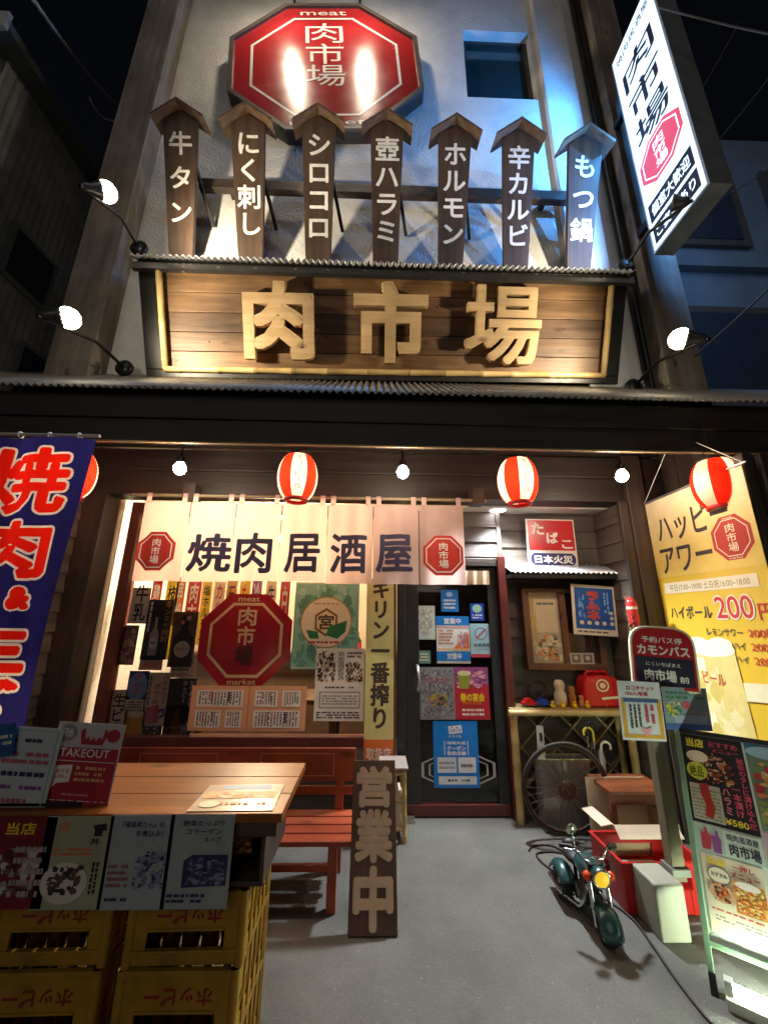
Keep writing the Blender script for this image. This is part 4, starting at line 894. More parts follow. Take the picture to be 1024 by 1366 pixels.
sheet(wallframe(3.46), (761, 779, 819, 846), cream, [('r', .07, .06, .95, .88, K('#1f5aa8')), ('b', .1, .08, .3, .8, [K('#7ab0e0'), K('#2a6ac0')], 9), ('t', 'ラムネ', .3, .1, .66, .72, K('#e07060'), {'bold': .07, 'vert': True}), ('t', 'ラムネ', .31, .1, .65, .72, K('#d0402c'), {'bold': .03, 'vert': True}), ('l', .72, .14, .86, .6, K('#9cc8f0'), 2, 1)] + [('e', .2 + .17 * i, .76, .05, .04, cream) for i in range(5)] + [('e', .88, .55 + .1 * i, .04, .035, cream) for i in range(2)] + [('l', .1, .91, .9, .96, dgrey, 1)], 'soda_poster', 'blue ラムネ poster with cream border tilted by the wooden window', 'poster', tilt=R(3))
c = at(841, 830, 3.15); t = thing('firecracker_string', 'red and gold firecracker string hanging on the brown porch post', 'decoration', c)
b = MB(); b.tube([c + V((-.01, 0, .2)), c + V((0, -.03, -.3))], .01, K('#8a5a30'), 6); b.build('cord', t)
b = MB(); b.lathe([(.0, .2), (.025, .19), (.04, .15), (.04, .0), (.03, -.03), (0, -.03)], K('#c23030', .3), 16, c + V((.01, -.03, 0)), (0, .05, 1)); b.lathe([(.041, .1), (.041, .12)], cream, 16, c + V((.01, -.03, 0)), (0, .05, 1)); b.build('red_drum', t)
b = MB()
for i in range(30):
    z = .1 - i * .014; a = i * 2.1; b.tube([c + V((.02 * math.cos(a), -.03 + .02 * math.sin(a), z)), c + V((.045 * math.cos(a), -.03 + .03 * math.sin(a), z - .035))], .008, (K('#b02a28', .4), K('#8a6a3a', .4), K('#5a2018', .4))[i % 3], 6)
b.build('cracker_tails', t)
# ------------------------------------------------------------------ happy hour banner on the side wall
hb = Frame(V((2.33, 3.12, 2.46)), V((2.33, 2.22, 2.46)), V((2.33, 3.12, .66)))
t = thing('happy_hour_banner', 'large yellow ハッピーアワー beer banner hanging along the porch side', 'banner', M=hb.M)
by = mat('banner_yellow', lin('#e6bf38'), .5, 0, .08, 2); b = MB(hb.M); b.box(0, hb.w, 0, .004, 0, hb.h, by)
w_, h_ = hb.w, hb.h
bands = 14
b.build('cloth', t)
mugc = K('#e4d080'); mugf = K('#fbf3d8')
b = MB(hb.M); draw(b, w_, h_, [
    ('g', [(0, .025 * i, 1, .025 * i + .025, K('#%02x%02x%02x' % (0xec, 0xda - i, 0xb4 - i * 6))) for i in range(14)]),
    ('t', 'ハッピー', .1, .075, .82, .2, K('#3a3030'), {'bold': .02}), ('t', 'アワー', .08, .225, .62, .335, K('#3a3030'), {'bold': .02}),
    ('logo', .8, .24, .145, K('#b8342e'), cream), ('r', .06, .375, .92, .42, K('#f4e6c4')), ('t', '平日17:00~19:00 土日祝16:00~18:00', .12, .384, .86, .412, K('#a08a5a')),
    ('t', 'ハイボール', .08, .475, .5, .525, K('#3a3030'), {'bold': .02}), ('t', '200', .53, .44, .85, .53, K('#f6ead0'), {'bold': .075}), ('t', '200', .54, .445, .84, .525, K('#c8352c'), {'bold': .02}), ('t', '円', .87, .475, .97, .53, K('#c8352c'), B_),
    ('t', 'レモンサワー', .42, .56, .72, .587, K('#3a3030')), ('t', '200円', .76, .558, .96, .588, K('#c8352c')), ('t', 'ウーロンハイ', .42, .605, .72, .632, K('#3a3030')), ('t', '200円', .76, .603, .96, .633, K('#c8352c')), ('t', '緑茶ハイ', .5, .65, .72, .677, K('#3a3030')), ('t', '200円', .76, .648, .96, .678, K('#c8352c')),
    ('p', [(.2, .64), (.62, .62), (.66, 1), (.22, 1)], mugc), ('p', [(.24, .68), (.34, .67), (.36, 1), (.26, 1)], K('#f7efc8')), ('p', [(.5, .66), (.58, .65), (.6, 1), (.53, 1)], K('#e6d284')), ('b', .22, .68, .62, 1, [K('#efe0a4'), K('#dcc468'), K('#e8d68c')], 7), ('e', .41, .635, .22, .03, mugf), ('e', .32, .62, .1, .025, mugf), ('e', .52, .615, .1, .022, mugf), ('t', 'ビール', .3, .72, .5, .765, K('#c8504a'), {'bold': .02}),
    ('p', [(.64, .74), (.84, .73), (.985, .8), (.99, .92), (.88, 1), (.66, 1), (.66, .97), (.84, .965), (.9, .9), (.89, .83), (.8, .79), (.64, .8)], K('#ece2b8'))], -.001); b.build('print', t)
b = MB(); b.tube([(2.325, 3.12, 2.47), (2.325, 2.18, 2.47)], .008, steel, 8); b.tube([(2.325, 3.12, 2.47), (2.35, 2.7, 2.93), (2.325, 2.2, 2.47)], .003, white, 6); b.build('hanging_rod', t)
# ------------------------------------------------------------------ blue flag on the left
FY = 1.92
p = at(125, 585, FY); q = at(0, 583, FY); fw_ = .62; fx1 = p.x; fx0 = fx1 - fw_; fz1 = p.z; fz0 = fz1 - 1.62
t = thing('nobori_flag', 'tall dark blue flag with red 焼肉&生ビール letters at the left', 'flag', (fx0, FY, fz0))
blu = cloth('flag_blue', '#2b2a78', .5); fr_ = cloth('flag_red', '#ff2412', .62); fwh = cloth('flag_white', '#fff6ec', .62); fwv = lambda x, z: .018 * math.sin((x - fx0) * 13 + z * 2.2) + .008 * math.sin((x - fx0) * 31 + z * 3)
import numpy as np
NXF, NZF = 206, 540
FF = wallframe(FY); mask = np.zeros((NXF, NZF), int)
gxs = fx0 + fw_ * (np.arange(NXF) + .5) / NXF; gzs = fz0 + (fz1 - fz0) * (np.arange(NZF) + .5) / NZF
def stamp(ch, x0, z0, x1, z1, rad, val):
    """print a character into the cloth, grown by rad"""
    vs, fs = glyph(ch); a0 = min(v.x for v in vs); a1 = max(v.x for v in vs); b0 = min(v.z for v in vs); b1 = max(v.z for v in vs)
    if ch == 'ー': vs = [V((b0 + b1 - v.z, 0, v.x)) for v in vs]; a0, a1, b0, b1 = min(v.x for v in vs), max(v.x for v in vs), min(v.z for v in vs), max(v.z for v in vs); c = (x0 + x1) / 2; x0, x1 = c - .03, c + .03
    P = np.array([(x0 + (v.x - a0) / (a1 - a0) * (x1 - x0), z0 + (v.z - b0) / (b1 - b0) * (z1 - z0)) for v in vs])
    sub_ = np.zeros_like(mask, bool)
    for f in fs:
        for k in range(1, len(f) - 1):
            A, B, D = P[f[0]], P[f[k]], P[f[k + 1]]
            lo = np.minimum(np.minimum(A, B), D); hi = np.maximum(np.maximum(A, B), D)
            ia, ib = np.searchsorted(gxs, (lo[0], hi[0])); ja, jb = np.searchsorted(gzs, (lo[1], hi[1]))
            if ia == ib or ja == jb: continue
            X, Z = np.meshgrid(gxs[ia:ib], gzs[ja:jb], indexing='ij')
            e = [(Q[0] - p[0]) * (Z - p[1]) - (Q[1] - p[1]) * (X - p[0]) for p, Q in ((A, B), (B, D), (D, A))]
            sub_[ia:ib, ja:jb] |= ((e[0] >= 0) & (e[1] >= 0) & (e[2] >= 0)) | ((e[0] <= 0) & (e[1] <= 0) & (e[2] <= 0))
    n = int(rad / (fw_ / NXF)); out = np.zeros_like(sub_)
    for dx in range(-n, n + 1):
        for dz in range(-n, n + 1):
            if dx * dx + dz * dz <= n * n + 1:
                out[max(0, dx):NXF + min(0, dx), max(0, dz):NZF + min(0, dz)] |= sub_[max(0, -dx):NXF + min(0, -dx), max(0, -dz):NZF + min(0, -dz)]
    mask[out] = np.maximum(mask[out], val)
rows = [('焼', 600, 682, .46), ('肉', 697, 768, .42), ('&', 786, 810, .1), ('生', 832, 894, .42), ('ビ', 910, 954, .4), ('ー', 968, 1018, .4), ('ル', 1028, 1088, .4)]
for ch, ya, yb, ww in rows:
    za = FF.pt(40, ya)[1]; zb = FF.pt(40, yb)[1]; cx = fx1 - (.185 if ch == '&' else .3)
    if ch == '&': za, zb = za - .004, zb + .004
    stamp(ch, cx - ww / 2, zb, cx + ww / 2, za, .027, 1)
for ch, ya, yb, ww in rows:
    za = FF.pt(40, ya)[1]; zb = FF.pt(40, yb)[1]; cx = fx1 - (.185 if ch == '&' else .3)
    stamp(ch, cx - ww / 2, zb, cx + ww / 2, za, .0125, 2)
b = MB(); ms = [blu, fwh, fr_]
xe = [fx0 + fw_ * i / NXF for i in range(NXF + 1)]; ze = [fz0 + (fz1 - fz0) * k / NZF for k in range(NZF + 1)]
vs = [(x, FY + fwv(x, z), z) for x in xe for z in ze]; R1 = NZF + 1
for val in range(3):
    ii, kk = np.nonzero(mask == val); q = ii * R1 + kk
    k0 = len(b.v)
    if val == 0: b.v = [V(v) for v in vs]
    mi_ = b.mi(ms[val])
    b.f += [(a, a + R1, a + R1 + 1, a + 1) for a in q.tolist()]; b.m += [mi_] * len(q); b.sm += [True] * len(q)
b.build('cloth', t)
b = MB(); b.tube([(fx0 - .05, FY, fz1 + .015), (fx1 + .03, FY, fz1 + .015)], .009, K('#d8d0c0', .4), 8); b.build('top_rod', t)
for i in range(4):
    b = MB(); xx = fx0 + .08 + i * .155; b.ring((xx, FY, fz1 + .012), (1, 0, 0), .016, .004, K('#e8e2d6', .5), 12, 6); b.build('loop', t)
b = MB(); b.tube([(fx0 - .04, FY, 0), (fx0 - .04, FY, fz1 + .06)], .012, K('#d8d8d8', .4), 10); b.build('pole', t)
# ------------------------------------------------------------------ table on beer crates
TZ = .85
tablewood = wood('varnished_table_wood', (.3, .1, .018), (.17, .05, .01), 'X', .4, 3, .1, 0)
tablewood.node_tree.nodes['Principled BSDF'].inputs['Specular IOR Level'].default_value = .22
t = thing('plank_table', 'orange brown plank table standing on yellow beer crates', 'table', (-1.0, 1.8, .6))
b = MB()
for k in range(3): b.box(-1.95, -.3, 1.55 + .16 * k, 1.708 + .16 * k, TZ - .028, TZ, tablewood)
b.build('tabletop', t, bevel=.003)
b = MB(); b.box(-1.93, -.32, 1.57, 1.6, TZ - .075, TZ - .03, timber_dark); b.box(-1.93, -.32, 1.98, 2.01, TZ - .075, TZ - .03, timber_dark); b.build('apron', t)
t = thing('wooden_box', 'dark open wooden box between the table top and the crates', 'box', (-.56, 1.75, .615))
b = MB(); X0, X1, Z0, Z1 = -.78, -.36, .618, .772
b.box(X0, X1, 1.6, 1.95, Z0, Z0 + .015, timber_dark); b.box(X0, X1, 1.6, 1.95, Z1 - .015, Z1, timber_dark); b.box(X0, X0 + .015, 1.6, 1.95, Z0 + .015, Z1 - .015, timber_dark); b.box(X1 - .015, X1, 1.6, 1.95, Z0 + .015, Z1 - .015, timber_dark); b.box(X0 + .015, X1 - .015, 1.93, 1.95, Z0 + .015, Z1 - .015, timber_dark)
b.build('box_shell', t, bevel=.002)
sheet(wallframe(1.7), (-.56, .66, -.43, .75), K('#7a3a18'), [('b', 0, 0, 1, 1, [K('#e08a30'), K('#b04a1c'), K('#e8b060')], 22)], 'photo_card', 'orange food photo card tucked inside the dark wooden box', 'card', px=False)
cy = mat('crate_yellow', (.36, .19, .009), .42, 0, .3, 7, .08, 60, None, 0, (.17, .09, .009), 8, (.25, .6)); cr_red = K('#8a2018'); bot_b = mat('brown_bottle_glass', (.05, .014, .006), .12, 0, .2, 6)  # crate yellow darkened all over to stand for the shade on the stacks
CW, CD, CH = .37, .36, .201
def crate_meshes(root):
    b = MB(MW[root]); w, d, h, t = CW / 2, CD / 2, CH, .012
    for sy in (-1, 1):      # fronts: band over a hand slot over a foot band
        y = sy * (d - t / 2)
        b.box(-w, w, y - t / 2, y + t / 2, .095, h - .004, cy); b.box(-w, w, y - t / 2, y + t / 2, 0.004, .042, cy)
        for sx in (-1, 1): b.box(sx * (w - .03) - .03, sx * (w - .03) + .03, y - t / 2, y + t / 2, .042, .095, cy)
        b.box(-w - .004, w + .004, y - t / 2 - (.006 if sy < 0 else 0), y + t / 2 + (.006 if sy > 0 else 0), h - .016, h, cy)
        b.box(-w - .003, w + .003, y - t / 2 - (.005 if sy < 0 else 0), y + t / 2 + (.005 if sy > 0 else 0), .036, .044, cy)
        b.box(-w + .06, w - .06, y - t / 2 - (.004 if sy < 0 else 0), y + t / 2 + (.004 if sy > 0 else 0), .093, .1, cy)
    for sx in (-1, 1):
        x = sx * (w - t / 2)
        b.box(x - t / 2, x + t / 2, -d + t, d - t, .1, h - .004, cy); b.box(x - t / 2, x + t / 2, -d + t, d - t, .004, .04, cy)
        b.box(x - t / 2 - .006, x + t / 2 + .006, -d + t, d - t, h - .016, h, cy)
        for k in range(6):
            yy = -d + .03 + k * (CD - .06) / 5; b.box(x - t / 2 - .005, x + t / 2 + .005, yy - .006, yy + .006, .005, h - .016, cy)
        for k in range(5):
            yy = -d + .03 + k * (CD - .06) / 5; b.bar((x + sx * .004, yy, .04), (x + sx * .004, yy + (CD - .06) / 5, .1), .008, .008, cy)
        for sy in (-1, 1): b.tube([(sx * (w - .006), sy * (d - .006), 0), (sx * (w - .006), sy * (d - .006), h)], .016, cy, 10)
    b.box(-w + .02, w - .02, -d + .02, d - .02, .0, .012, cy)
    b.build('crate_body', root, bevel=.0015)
    b = MB(MW[root]); b.text('ホッピー', -.1, .112, .115, .158, -d - .001, cr_red, .035, False, up=True); b.build('lettering', root)
def crate_label(k, lvl): return '%s yellow beer crate of the %s stack under the table, red upside down letters' % (('lowest', 'middle', 'topmost')[lvl], ('stack nearest the bench', 'outer')[k] if False else ('bench side', 'outer left')[k])
proto = None
xs = [(-.415 - CW / 2), (-.86 - CW / 2)]
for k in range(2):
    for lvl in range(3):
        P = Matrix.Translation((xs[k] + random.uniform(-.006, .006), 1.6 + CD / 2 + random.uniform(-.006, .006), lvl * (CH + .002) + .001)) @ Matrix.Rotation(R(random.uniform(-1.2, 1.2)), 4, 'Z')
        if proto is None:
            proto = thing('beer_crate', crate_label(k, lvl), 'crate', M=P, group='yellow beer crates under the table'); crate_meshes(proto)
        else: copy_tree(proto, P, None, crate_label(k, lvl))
bp = None
for k in range(2):
    for lvl in (0, 1, 2):
        for i in range(5):
            P = Matrix.Translation((xs[k] - .13 + i * .065, 1.6 + .06, lvl * (CH + .002) + .016))
            if bp is None:
                bp = thing('brown_bottle', 'brown glass beer bottle standing inside a yellow crate', 'bottle', M=P, group='bottles inside the yellow crates')
                b = MB(P); b.lathe([(0, 0), (.027, .0), (.029, .008), (.029, .095), (.024, .115), (.013, .14), (.012, .16)], bot_b, 14); b.build('glass_body', bp)
                b = MB(P); b.lathe([(.014, .158), (.014, .168), (0, .17)], K('#c9b89a', .4), 14); b.build('cap', bp)
            else: copy_tree(bp, P)
# papers on and from the table
H0 = wallframe(1.545)
def tape(w=0): return None
sheet(H0, (-30, 1090, 66, 1213), K('#7d2028', .3), [('t', '当店', .3, .06, .72, .2, yel, B_), ('b', .05, .3, .95, .95, [K('#c9c4b4'), K('#4a1a1a'), K('#9a9488'), K('#6a5a4a')], 16), ('l', .5, .3, .95, .9, K('#b0a0a0'), 5)], 'menu_sheet', 'dark red food menu sheet hanging from the table front at the photo edge', 'menu', 'sheets hung along the table front')
sheet(H0, (52, 1089, 143, 1214), K('#a9ad8c', .3), [('t', '肉', .2, .06, .34, .17, orange), ('p', [(.7, .1), (.9, .08), (.92, .16), (.86, .16), (.86, .22), (.74, .22), (.74, .15)], ink), ('t', '丼', .7, .24, .84, .32, ink), ('l', .18, .34, .78, .44, orange, 2), ('e', .42, .72, .34, .22, K('#d8d4c4')), ('b', .16, .52, .7, .86, [K('#2a2030'), K('#4a3a40'), K('#6a4a3a')], 14), ('l', .78, .5, .9, .86, ink, 2, 1)], 'menu_sheet', 'olive toned menu sheet of a dark rice bowl hanging from the table front', 'menu', 'sheets hung along the table front')
sheet(H0, (139, 1087, 226, 1214), K('#a7b0b4', .3), [('t', '『福島県さん』の', .2, .07, .85, .14, navy, B_), ('t', '牛煮込み！', .42, .17, .85, .24, navy, B_), ('b', .46, .38, .95, .8, [navy, K('#5a5a80'), K('#8a8aa8')], 26), ('l', .08, .52, .4, .78, K('#a05a6a'), 4), ('l', .1, .86, .45, .92, navy, 1)], 'menu_sheet', 'blue grey handwritten menu sheet with a dark square food sketch', 'menu', 'sheets hung along the table front')
sheet(H0, (221, 1086, 308, 1213), K('#a5aeae', .3), [('t', '野菜たっぷり', .2, .07, .85, .13, navy, B_), ('t', 'コラーゲン', .26, .16, .82, .22, navy, B_), ('t', 'スープ', .55, .25, .82, .31, navy, B_), ('p', [(.28, .5), (.4, .44), (.95, .44), (.95, .76), (.28, .78)], navy), ('b', .32, .46, .95, .76, [K('#5a5a80'), K('#8a8aa8'), K('#40406a')], 26), ('l', .08, .83, .65, .94, navy, 2)], 'menu_sheet', 'pale handwritten soup menu sheet nearest the dark wooden box', 'menu', 'sheets hung along the table front')
H1 = wallframe(1.6)
lam = glass('laminate_film', (1, 1, 1)); 
sheet(H1, (-22, 967, 70, 1083), K('#c4cdd2', .25), [('r', .03, .03, .97, .045, teal), ('r', .03, .955, .97, .97, teal), ('r', .93, .045, .945, .955, teal), ('l', .2, .12, .85, .2, navy, 1), ('l', .2, .28, .9, .45, K('#c05a6a'), 2), ('l', .25, .5, .88, .6, navy, 1), ('l', .2, .66, .9, .74, purple, 1), ('l', .2, .8, .85, .9, K('#c05a6a'), 1)], 'notice_sheet', 'pale laminated notice with a teal border standing on the table', 'notice', tilt=R(3))
sheet(wallframe(1.615), (63, 962, 154, 1076), K('#c9c4c4', .25), [('r', .04, .3, .98, .96, K('#b02838')), ('e', .17, .13, .14, .1, K('#8a8a8c')), ('t', '屋台', .1, .07, .25, .18, white, B_), ('p', [(.36, .1), (.42, .06), (.44, .2), (.5, .16), (.52, .22), (.58, .16), (.6, .22), (.66, .16), (.7, .2), (.72, .06), (.78, .1), (.72, .26), (.4, .26)], K('#b02838')), ('e', .86, .14, .1, .08, K('#b02838')), ('t', 'TAKEOUT', .12, .31, .86, .41, white, B_), ('r', .08, .455, .96, .463, white), ('p', [(.1, .52), (.36, .5), (.36, .7), (.18, .72), (.12, .78), (.12, .7)], white), ('t', '6/15', .14, .55, .32, .6, red, B_), ('t', '(月)~', .14, .62, .33, .67, red, B_), ('l', .42, .5, .86, .7, K('#e8b070'), 3), ('l', .1, .9, .95, .915, white, 1), ('l', .3, .82, .7, .86, K('#e0a0a0'), 1)], 'takeout_sheet', 'red and white TAKEOUT sheet standing on the table', 'notice', tilt=R(3))
sheet(wallframe(1.585), (-10, 968, 22, 1012), K('#2a5f9a', .3), [('l', .3, .3, .9, .7, white, 2)], 'blue_card', 'small blue card clipped on the pale laminated notice', 'card', tilt=R(-8))
b = MB(); b.box(-1.62, -1.02, 1.6, 1.68, TZ + .002, TZ + .012, blackpaint); b.build('sheet_holder', M=Matrix.Translation((-1.3, 1.64, TZ)), label='black strip holding the standing sheets on the table', cat='holder')
tl, tr, bl_ = atz(281, 1047, TZ + .003), atz(380, 1046, TZ + .003), atz(262, 1082, TZ + .003)
fr = Frame(tl, tr, bl_)
sheet(fr, (0, 0, fr.w, fr.h), K('#e6d2b4', .2), [('r', .2, .04, .84, .2, K('#8fa8cc')), ('r', .05, .3, .95, .55, K('#e8a868')), ('b', .05, .34, .9, .58, [K('#e8b480'), cream, K('#e09050')], 12), ('l', .3, .7, .9, .84, K('#c07050'), 1), ('e', .2, .78, .12, .12, cream)], 'menu_card', 'laminated menu card lying flat on the table top', 'menu', px=False)
# ------------------------------------------------------------------ red bench
BX0, BX1 = -2.1, -.1
t = thing('red_bench', 'red painted slatted bench standing in front of the shop window', 'bench', (-1.1, 2.65, 0))
for k in range(4):
    b = MB(); b.box(BX0, BX1, 2.49 + .095 * k, 2.572 + .095 * k, .3, .325, redwood); b.build('seat_slat', t, bevel=.004)
b = MB(); b.box(BX0, BX1, 2.865, 2.885, .4, .45, redwood); b.build('back_slat', t, bevel=.004)
b = MB(); b.box(BX0, BX1, 2.87, 2.89, .475, .665, redwood); b.build('backrest', t, bevel=.004)
for sx in (-.2, -1.05, -1.98):
    b = MB(); b.box(sx - .025, sx + .025, 2.5, 2.55, 0, .3, redwood); b.build('leg', t, bevel=.003)
    b = MB(); b.bar((sx, 2.86, 0), (sx, 2.9, .62), .05, .045, redwood, (0, 1, 0)); b.build('leg', t, bevel=.003)
    b = MB(); b.box(sx - .02, sx + .02, 2.55, 2.86, .255, .298, redwood); b.build('seat_rail', t)
b = MB(); b.box(BX0 + .1, BX1 - .1, 2.66, 2.69, .1, .13, redwood); b.build('stretcher', t)
b = MB(); line = K('#d8906a')
for (a, c) in ((BX1 - .62, BX1 - .14), (BX1 - 1.4, BX1 - .9), (BX1 - 1.95, BX1 - 1.55)):
    for q in ((a, .505, c, .508), (a, .632, c, .635), (a, .508, a + .003, .632), (c - .003, .508, c, .632)): b.rect(*q, 2.8685, line)
b.build('painted_line', t)
# standing board: open for business
fr = Frame(at(472, 1014, 2.6), at(526, 1014, 2.6), at(466, 1250, 2.345)); x1 = .245
t = thing('open_board', 'brown wooden board with cream 営業中 letters leaning on the bench', 'sign', M=fr.M)
b = MB(fr.M); b.box(0, x1, 0, .028, 0, fr.h, wood('open_board_wood', (.13, .06, .03), (.07, .03, .015), 'Z', .45, 3)); b.build('board', t, bevel=.004)
b = MB(fr.M); lm = mat('cream_painted_letter', (.6, .44, .31), .6, 0, .12, 10); h_ = fr.h
for ch, (za, zb) in zip('営業中', ((.04, .31), (.32, .63), (.645, .98))): b.text(ch, .02, h_ * (1 - zb), x1 - .02, h_ * (1 - za), 0, lm, .048, False, .006)
b.build('lettering', t)
# bamboo rack by the door
t = thing('bamboo_rack', 'small bamboo rack holding leaflets between the bench and the door', 'rack', (.16, 3.25, 0))
for (x, y) in ((.08, 3.16), (.24, 3.16), (.08, 3.38), (.24, 3.38)):
    b = MB(); cane(b, (x, y, 0), (x, y, .44), .017, .14); b.build('leg', t)
for z in (.08, .25, .42):
    b = MB(); cane(b, (.08, 3.16, z), (.24, 3.16, z), .013, .12); cane(b, (.24, 3.16, z), (.24, 3.38, z), .013, .12); b.build('cross_cane', t)
b = MB(); b.box(.06, .27, 3.14, 3.4, .445, .46, K('#a89c94', .4)); b.build('shelf', t, bevel=.003)
b = MB(); b.box(.1, .22, 3.2, 3.34, .05, .3, K('#d9d2c4')); b.build('leaflet_box', M=Matrix.Translation((.16, 3.27, .05)), label='white leaflet box inside the small bamboo rack', cat='box')
# ------------------------------------------------------------------ bamboo shelf with odds and ends
SZ = .80
t = thing('bamboo_shelf', 'bamboo shelf with diamond lattice back against the boarded alcove wall', 'shelf', (1.6, 3.5, 0))
for x, y in ((1.15, 3.42), (2.1, 3.42), (1.15, 3.58), (2.1, 3.58)):
    b = MB(); cane(b, (x, y, 0), (x, y, SZ - .01), .03, .17); b.build('leg', t)
b = MB(); b.box(1.12, 2.16, 3.39, 3.6, SZ - .012, SZ, mat('worn_shelf_top', (.36, .26, .12), .5, 0, .3, 5)); b.build('shelf_top', t, bevel=.003)
b = MB(); cane(b, (1.1, 3.385, SZ - .03), (2.16, 3.385, SZ - .03), .024, .2); b.build('front_cane', t)
b = MB(); lat = mat('lattice_wood', (.46, .34, .17), .55, 0, .3, 4)
def clipseg(p, q, x0, x1, z0, z1):
    t0, t1 = 0, 1; d = (q[0] - p[0], q[1] - p[1])
    for pp, qq in ((-d[0], p[0] - x0), (d[0], x1 - p[0]), (-d[1], p[1] - z0), (d[1], z1 - p[1])):
        if pp == 0: continue
        r = qq / pp
        if pp < 0: t0 = max(t0, r)
        else: t1 = min(t1, r)
    return ((p[0] + d[0] * t0, p[1] + d[1] * t0), (p[0] + d[0] * t1, p[1] + d[1] * t1)) if t0 < t1 - .02 else None
for k in range(-3, 7):
    for sgn, yy in ((1, 3.592), (-1, 3.604)):
        x = 1.1 + k * .3; s_ = clipseg((x, .02), (x + sgn * .9, .92), 1.12, 2.16, .03, SZ - .02)
        if s_: b.bar((s_[0][0], yy, s_[0][1]), (s_[1][0], yy, s_[1][1]), .012, .055, lat, (0, 1, 0))
b.build('lattice', t)
def ontop(px, py, Y=3.48): p = at(px, py, Y); return p.x
toyred = K('#c8201e', .25); duck = K('#f0c818', .3)
x = ontop(798, 930, 3.5); t = thing('red_cooler', 'rounded red retro cooler box with a cream disc on the bamboo shelf', 'box', (x, 3.5, SZ))
b = MB(); pts = [(-.155, 0), (.155, 0), (.16, .1), (.155, .19), (.12, .235), (0, .25), (-.12, .235), (-.15, .19), (-.16, .1)]; b.T = Matrix.Translation((x, 3.42, SZ + .002)); b.poly(pts, 0, toyred, .15); b.build('body', t, bevel=.02)
b = MB(Matrix.Translation((x, 3.42, SZ + .002))); b.poly(ell(.0, .17, .055, .05), -.003, cream); b.poly(ell(0, .17, .042, .037), -.004, toyred); b.poly(ell(0, .17, .025, .022), -.005, cream); b.bar((-.02, -.006, .07), (.15, -.006, .085), .004, .018, cream); b.build('emblem', t)
b = MB(); b.tube([(x - .1, 3.5, SZ + .24), (x - .08, 3.5, SZ + .27), (x + .08, 3.5, SZ + .27), (x + .1, 3.5, SZ + .24)], .012, toyred, 8); b.build('handle', t)
dk_ = None
for i, px in enumerate((737, 750, 766, 783)):
    xx = ontop(px, 940, 3.41); P = Matrix.Translation((xx, 3.412, SZ + .001))
    if dk_ is None:
        dk_ = thing('toy_duck', 'tiny yellow toy duck on the front edge of the bamboo shelf', 'toy', M=P, group='yellow toy ducks on the shelf edge')
        b = MB(P); b.ball((0, 0, .018), .02, duck, 14, (1, 1.2, .9)); b.ball((0, -.006, .045), .014, duck, 12); b.ball((0, .022, .026), .008, duck, 8); b.build('body', dk_)
        b = MB(P); b.ball((0, -.021, .043), .006, orange, 8, (1, 1, .5)); b.build('beak', dk_)
    else: copy_tree(dk_, P)
x = ontop(705, 935, 3.46)
def toycar(x, m, label):
    t = thing('toy_car', label, 'toy', (x, 3.46, SZ)); b = MB(Matrix.Translation((x, 3.46, SZ)))
    b.poly([(-.06, .012), (.06, .012), (.062, .035), (.035, .04), (.02, .065), (-.03, .065), (-.045, .042), (-.062, .038)], -.03, m, .06); b.build('body', t, bevel=.006)
    for sx in (-.035, .035):
        for sy in (-.03, .03):
            b = MB(Matrix.Translation((x, 3.46, SZ))); b.lathe([(0, -.006), (.014, -.006), (.014, .006), (0, .006)], blackpaint, 14, (sx, sy, .014), (0, 1, 0)); b.build('wheel', t)
toycar(x, toyred, 'small red toy car on the bamboo shelf by the door'); toycar(ontop(724, 935, 3.46), K('#2440a8', .3), 'small blue toy car beside the red one on the bamboo shelf')
x = ontop(717, 915, 3.55); b = MB(); b.ring((x, 3.56, SZ + .12), (0, 1, .1), .075, .013, mat('dark_vine', (.04, .025, .02), .7, 0, .3, 30, .4, 60), 40, 8)
for i in range(26):
    a = i * .5; b.ring((x + .004 * math.sin(a * 3), 3.56, SZ + .12), (.1 * math.sin(a), 1, .1 * math.cos(a)), .075 + .006 * math.sin(a * 2), .004, _M['dark_vine'], 30, 5)
    if i > 6: break
b.build('vine_wreath', M=Matrix.Translation((x, 3.56, SZ)), label='dark vine wreath leaning behind the toy cars', cat='wreath')
for px, hh, m, lab in ((762, .16, K('#a8622c', .35), 'tall brown wooden figurine standing beside the red cooler'), (774, .09, K('#c07a4a', .4), 'short brown peg figurine in front of the red cooler')):
    x = ontop(px, 920, 3.47); b = MB(Matrix.Translation((x, 3.47, SZ))); b.lathe([(0, 0), (.032, 0), (.034, .01), (.026, hh * .3), (.03, hh * .5), (.018, hh * .62), (.026, hh * .72), (.028, hh * .85), (.018, hh * .97), (0, hh)], m, 20); b.build('wooden_figurine', M=Matrix.Translation((x, 3.47, SZ)), label=lab, cat='figurine')
# a plain white lucky-cat shaped money box is left as a simple ceramic jar
x = ontop(745, 912, 3.5); b = MB(Matrix.Translation((x, 3.5, SZ))); b.lathe([(0, 0), (.045, 0), (.05, .02), (.05, .09), (.035, .12), (.04, .14), (.046, .17), (.03, .2), (0, .205)], K('#d8c4a8', .35), 24); b.build('ceramic_jar', M=Matrix.Translation((x, 3.5, SZ)), label='pale ceramic lidded jar between the wreath and brown figurine', cat='jar')
